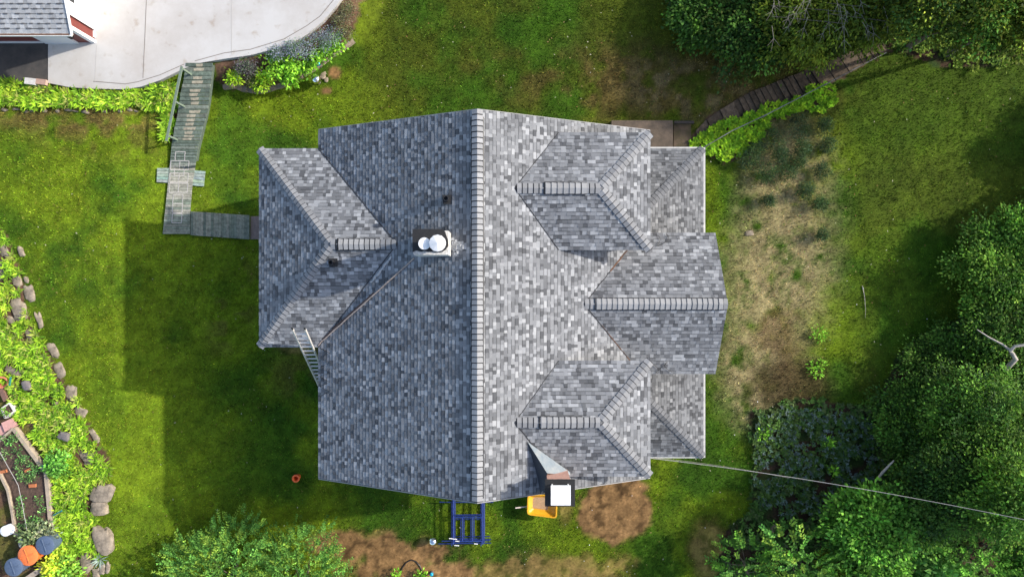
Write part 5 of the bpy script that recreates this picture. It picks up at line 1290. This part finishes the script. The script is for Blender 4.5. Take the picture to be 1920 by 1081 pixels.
# bins and buckets
def bin_(px, py, r_, h_, col, lb, lid=True, nm='bin'):
    p = G(px, py); top = P(px, py, p.z + h_); base = Vector((top.x, top.y, float(terr(top.x, top.y))))
    root = empty(nm, base, lb, 'bin' if nm == 'bin' else 'bucket'); mm = mat('plastic_' + lb[:14], col, .45, noise=.15, scale=6)
    m = MB()
    if lid: m.lathe(base, [(r_ * .82, 0), (r_ * .97, h_ - .05), (r_ * .9, h_ - .05)], 26)
    else: m.lathe(base, [(r_ * .75, 0), (r_ * .95, h_), (r_, h_), (r_ * .88, h_ - .02), (r_ * .7, .1), (.02, .1)], 24)
    m.build('body', mm, root, smooth=True)
    if lid:
        m = MB(); m.lathe(base, [(r_, h_ - .06), (r_ * 1.03, h_), (r_ * .9, h_ + .03), (r_ * .4, h_ + .05), (.01, h_ + .06)], 28); L0 = m.build('lid', mm, root, smooth=True)
        m = MB(); an = .35
        for k in (0, 1): d_ = Vector((math.cos(an + k * 1.57), math.sin(an + k * 1.57), 0)); m.bar(base + Vector((0, 0, h_ + .06 + k * .006)) - d_ * r_ * .75, base + Vector((0, 0, h_ + .06 + k * .006)) + d_ * r_ * .75, .035, .03)
        m.build('handle', mm, L0)
    return base
bin_(83, 1022, .40, .8, (0.085, 0.12, 0.19), 'blue grey bin with ridged lid nearest the ferns')
bin_(24, 1063, .39, .8, (0.10, 0.15, 0.24), 'blue grey bin with ridged lid and white handle in the bottom left corner')
bin_(51, 1041, .43, .75, (0.85, 0.20, 0.05), 'bright orange lidded bin between the two blue grey bins')
bin_(44, 1018, .24, .38, (0.75, 0.73, 0.68), 'open white bucket above the orange bin', False, 'bucket')
p = G(19, 990); m = MB(); m.lathe(p, [(.2, 0), (.24, .2), (.23, .3), (.1, .34), (.02, .345)], 20); m.lathe(p + Vector((.16, .06, 0)), [(.2, 0), (.24, .2), (.23, .28), (.1, .32), (.02, .325)], 20); tag(m.build('upturned_tub', mat('white_plastic', (0.85, 0.84, 0.82), .4), None, smooth=True), 'upturned white oval tub beside the bed corner', 'tub')
m = MB(); m.bar(G(50, 1084, .3), G(86, 1060, .3), .22, .1); tag(m.build('plank', mat('grey_plank', (0.36, 0.30, 0.24), .85, noise=.3)), 'grey wooden plank at the bottom edge below the bins', 'plank')
m = MB(); m.box(G(84, 1078, .1), (.4, .25, .1), rz=.1); tag(m.build('stone_block', mat('sandy_block', (0.50, 0.38, 0.25), .9, noise=.3)), 'sandy block at the bottom edge beside the plank', 'block')
# leaf clump plants around the bins
for i, (a, b, r_, cset) in enumerate([(120, 1068, 26, [(0.15, 0.28, 0.03), (0.12, 0.22, 0.03)]), (100, 1058, 12, [(0.30, 0.34, 0.03)]), (108, 870, 16, [(0.08, 0.2, 0.03)]), (62, 1003, 16, [(0.09, 0.12, 0.05)]), (88, 998, 16, [(0.12, 0.14, 0.08)])]):
    lbs = ['broad leaved bright plant in the bottom left beside the plank', 'yellow leaved plant beside the grey plank', 'green leafy plant at the green stake', 'dull green weeds below the vegetable bed', 'grey green weeds above the blue grey bin']
    g_ = G(a, b); tree(a, b, g_.z + .3, r_, .3, 0, cset, lbs[i], 60, 12, .16, .10, name='garden_plant', cat='plant', seed=270 + i, r0=.02, clr=.13, nl=3)
# tiny things: fallen leaves / flowers on the lawn
for i, (a, b) in enumerate([(1618, 540), (1606, 570), (1588, 526), (1738, 597), (1556, 636), (1420, 752), (1377, 814), (1350, 862), (1336, 919), (1322, 988), (1185, 928), (1110, 955), (1105, 1020), (940, 965), (533, 984), (558, 950), (630, 862), (1140, 1060), (1175, 1070), (1095, 1050)]):
    p = G(a, b, .05); m = MB(); rr_ = random.uniform(.015, .03); m.lathe(p, [(rr_ * .3, 0), (rr_, .015), (rr_ * .4, .03)], 7); tag(m.build('petal', M_WHITE), 'tiny white petal fallen on the grass', 'petal', 'white petals scattered on the lawn')
m = MB(); m.tube([G(1617, 535, .04), G(1621, 555, .05), G(1623, 580, .04), G(1622, 595, .04)], [.02, .014, .01, .006], 5); tag(m.build('stick', M_DEADWOOD), 'thin pale stick lying on the right hand lawn', 'stick')

# heat cable zigzag on the west eave of the main roof and beside the wing valley
for (ya_, yb_, n_) in ((652, 742, 5), (288, 322, 2)):
    pts = []
    for i in range(n_ * 2 + 1):
        pts.append(onmain(600 if i % 2 == 0 else 618, ya_ + (yb_ - ya_) * i / (n_ * 2), 0.035))
    m = MB(); m.tube(pts, 0.011, 5); m.build('heat_cable', M_DARK, house)

# leaf litter and broad leaved weeds sprinkled in the turf (too many and too small to count)
nl_ = 2600; lx = rng.uniform(-24, 24, nl_); ly = rng.uniform(-13.6, 13.6, nl_)
_c, _d, _z, _px, _py = ground_fields(lx, ly); kk_ = (_d > .6) & (fbm(lx * .5, ly * .5, 91, 3) > .45); lx, ly, _z = lx[kk_], ly[kk_], _z[kk_]; nn_ = len(lx)
cl_ = np.array([(0.30, 0.22, 0.09), (0.05, 0.13, 0.02), (0.12, 0.22, 0.02), (0.22, 0.12, 0.05), (0.45, 0.42, 0.30)])[rng.integers(0, 5, nn_)] * .5
an_ = rng.uniform(0, 6.28, nn_)
V, Fq, c_ = leaf_quads(np.stack([lx, ly, _z + .075], 1), np.stack([np.cos(an_), np.sin(an_), rng.uniform(-.1, .3, nn_)], 1), np.tile([0, 0, 1.0], (nn_, 1)), rng.uniform(.05, .11, nn_), rng.uniform(.03, .06, nn_), cl_)
tag(np_mesh('leaf_litter', V, Fq, c_, M_LEAF), 'small fallen leaves and weeds scattered through the lawn', 'leaf litter', kind='stuff')
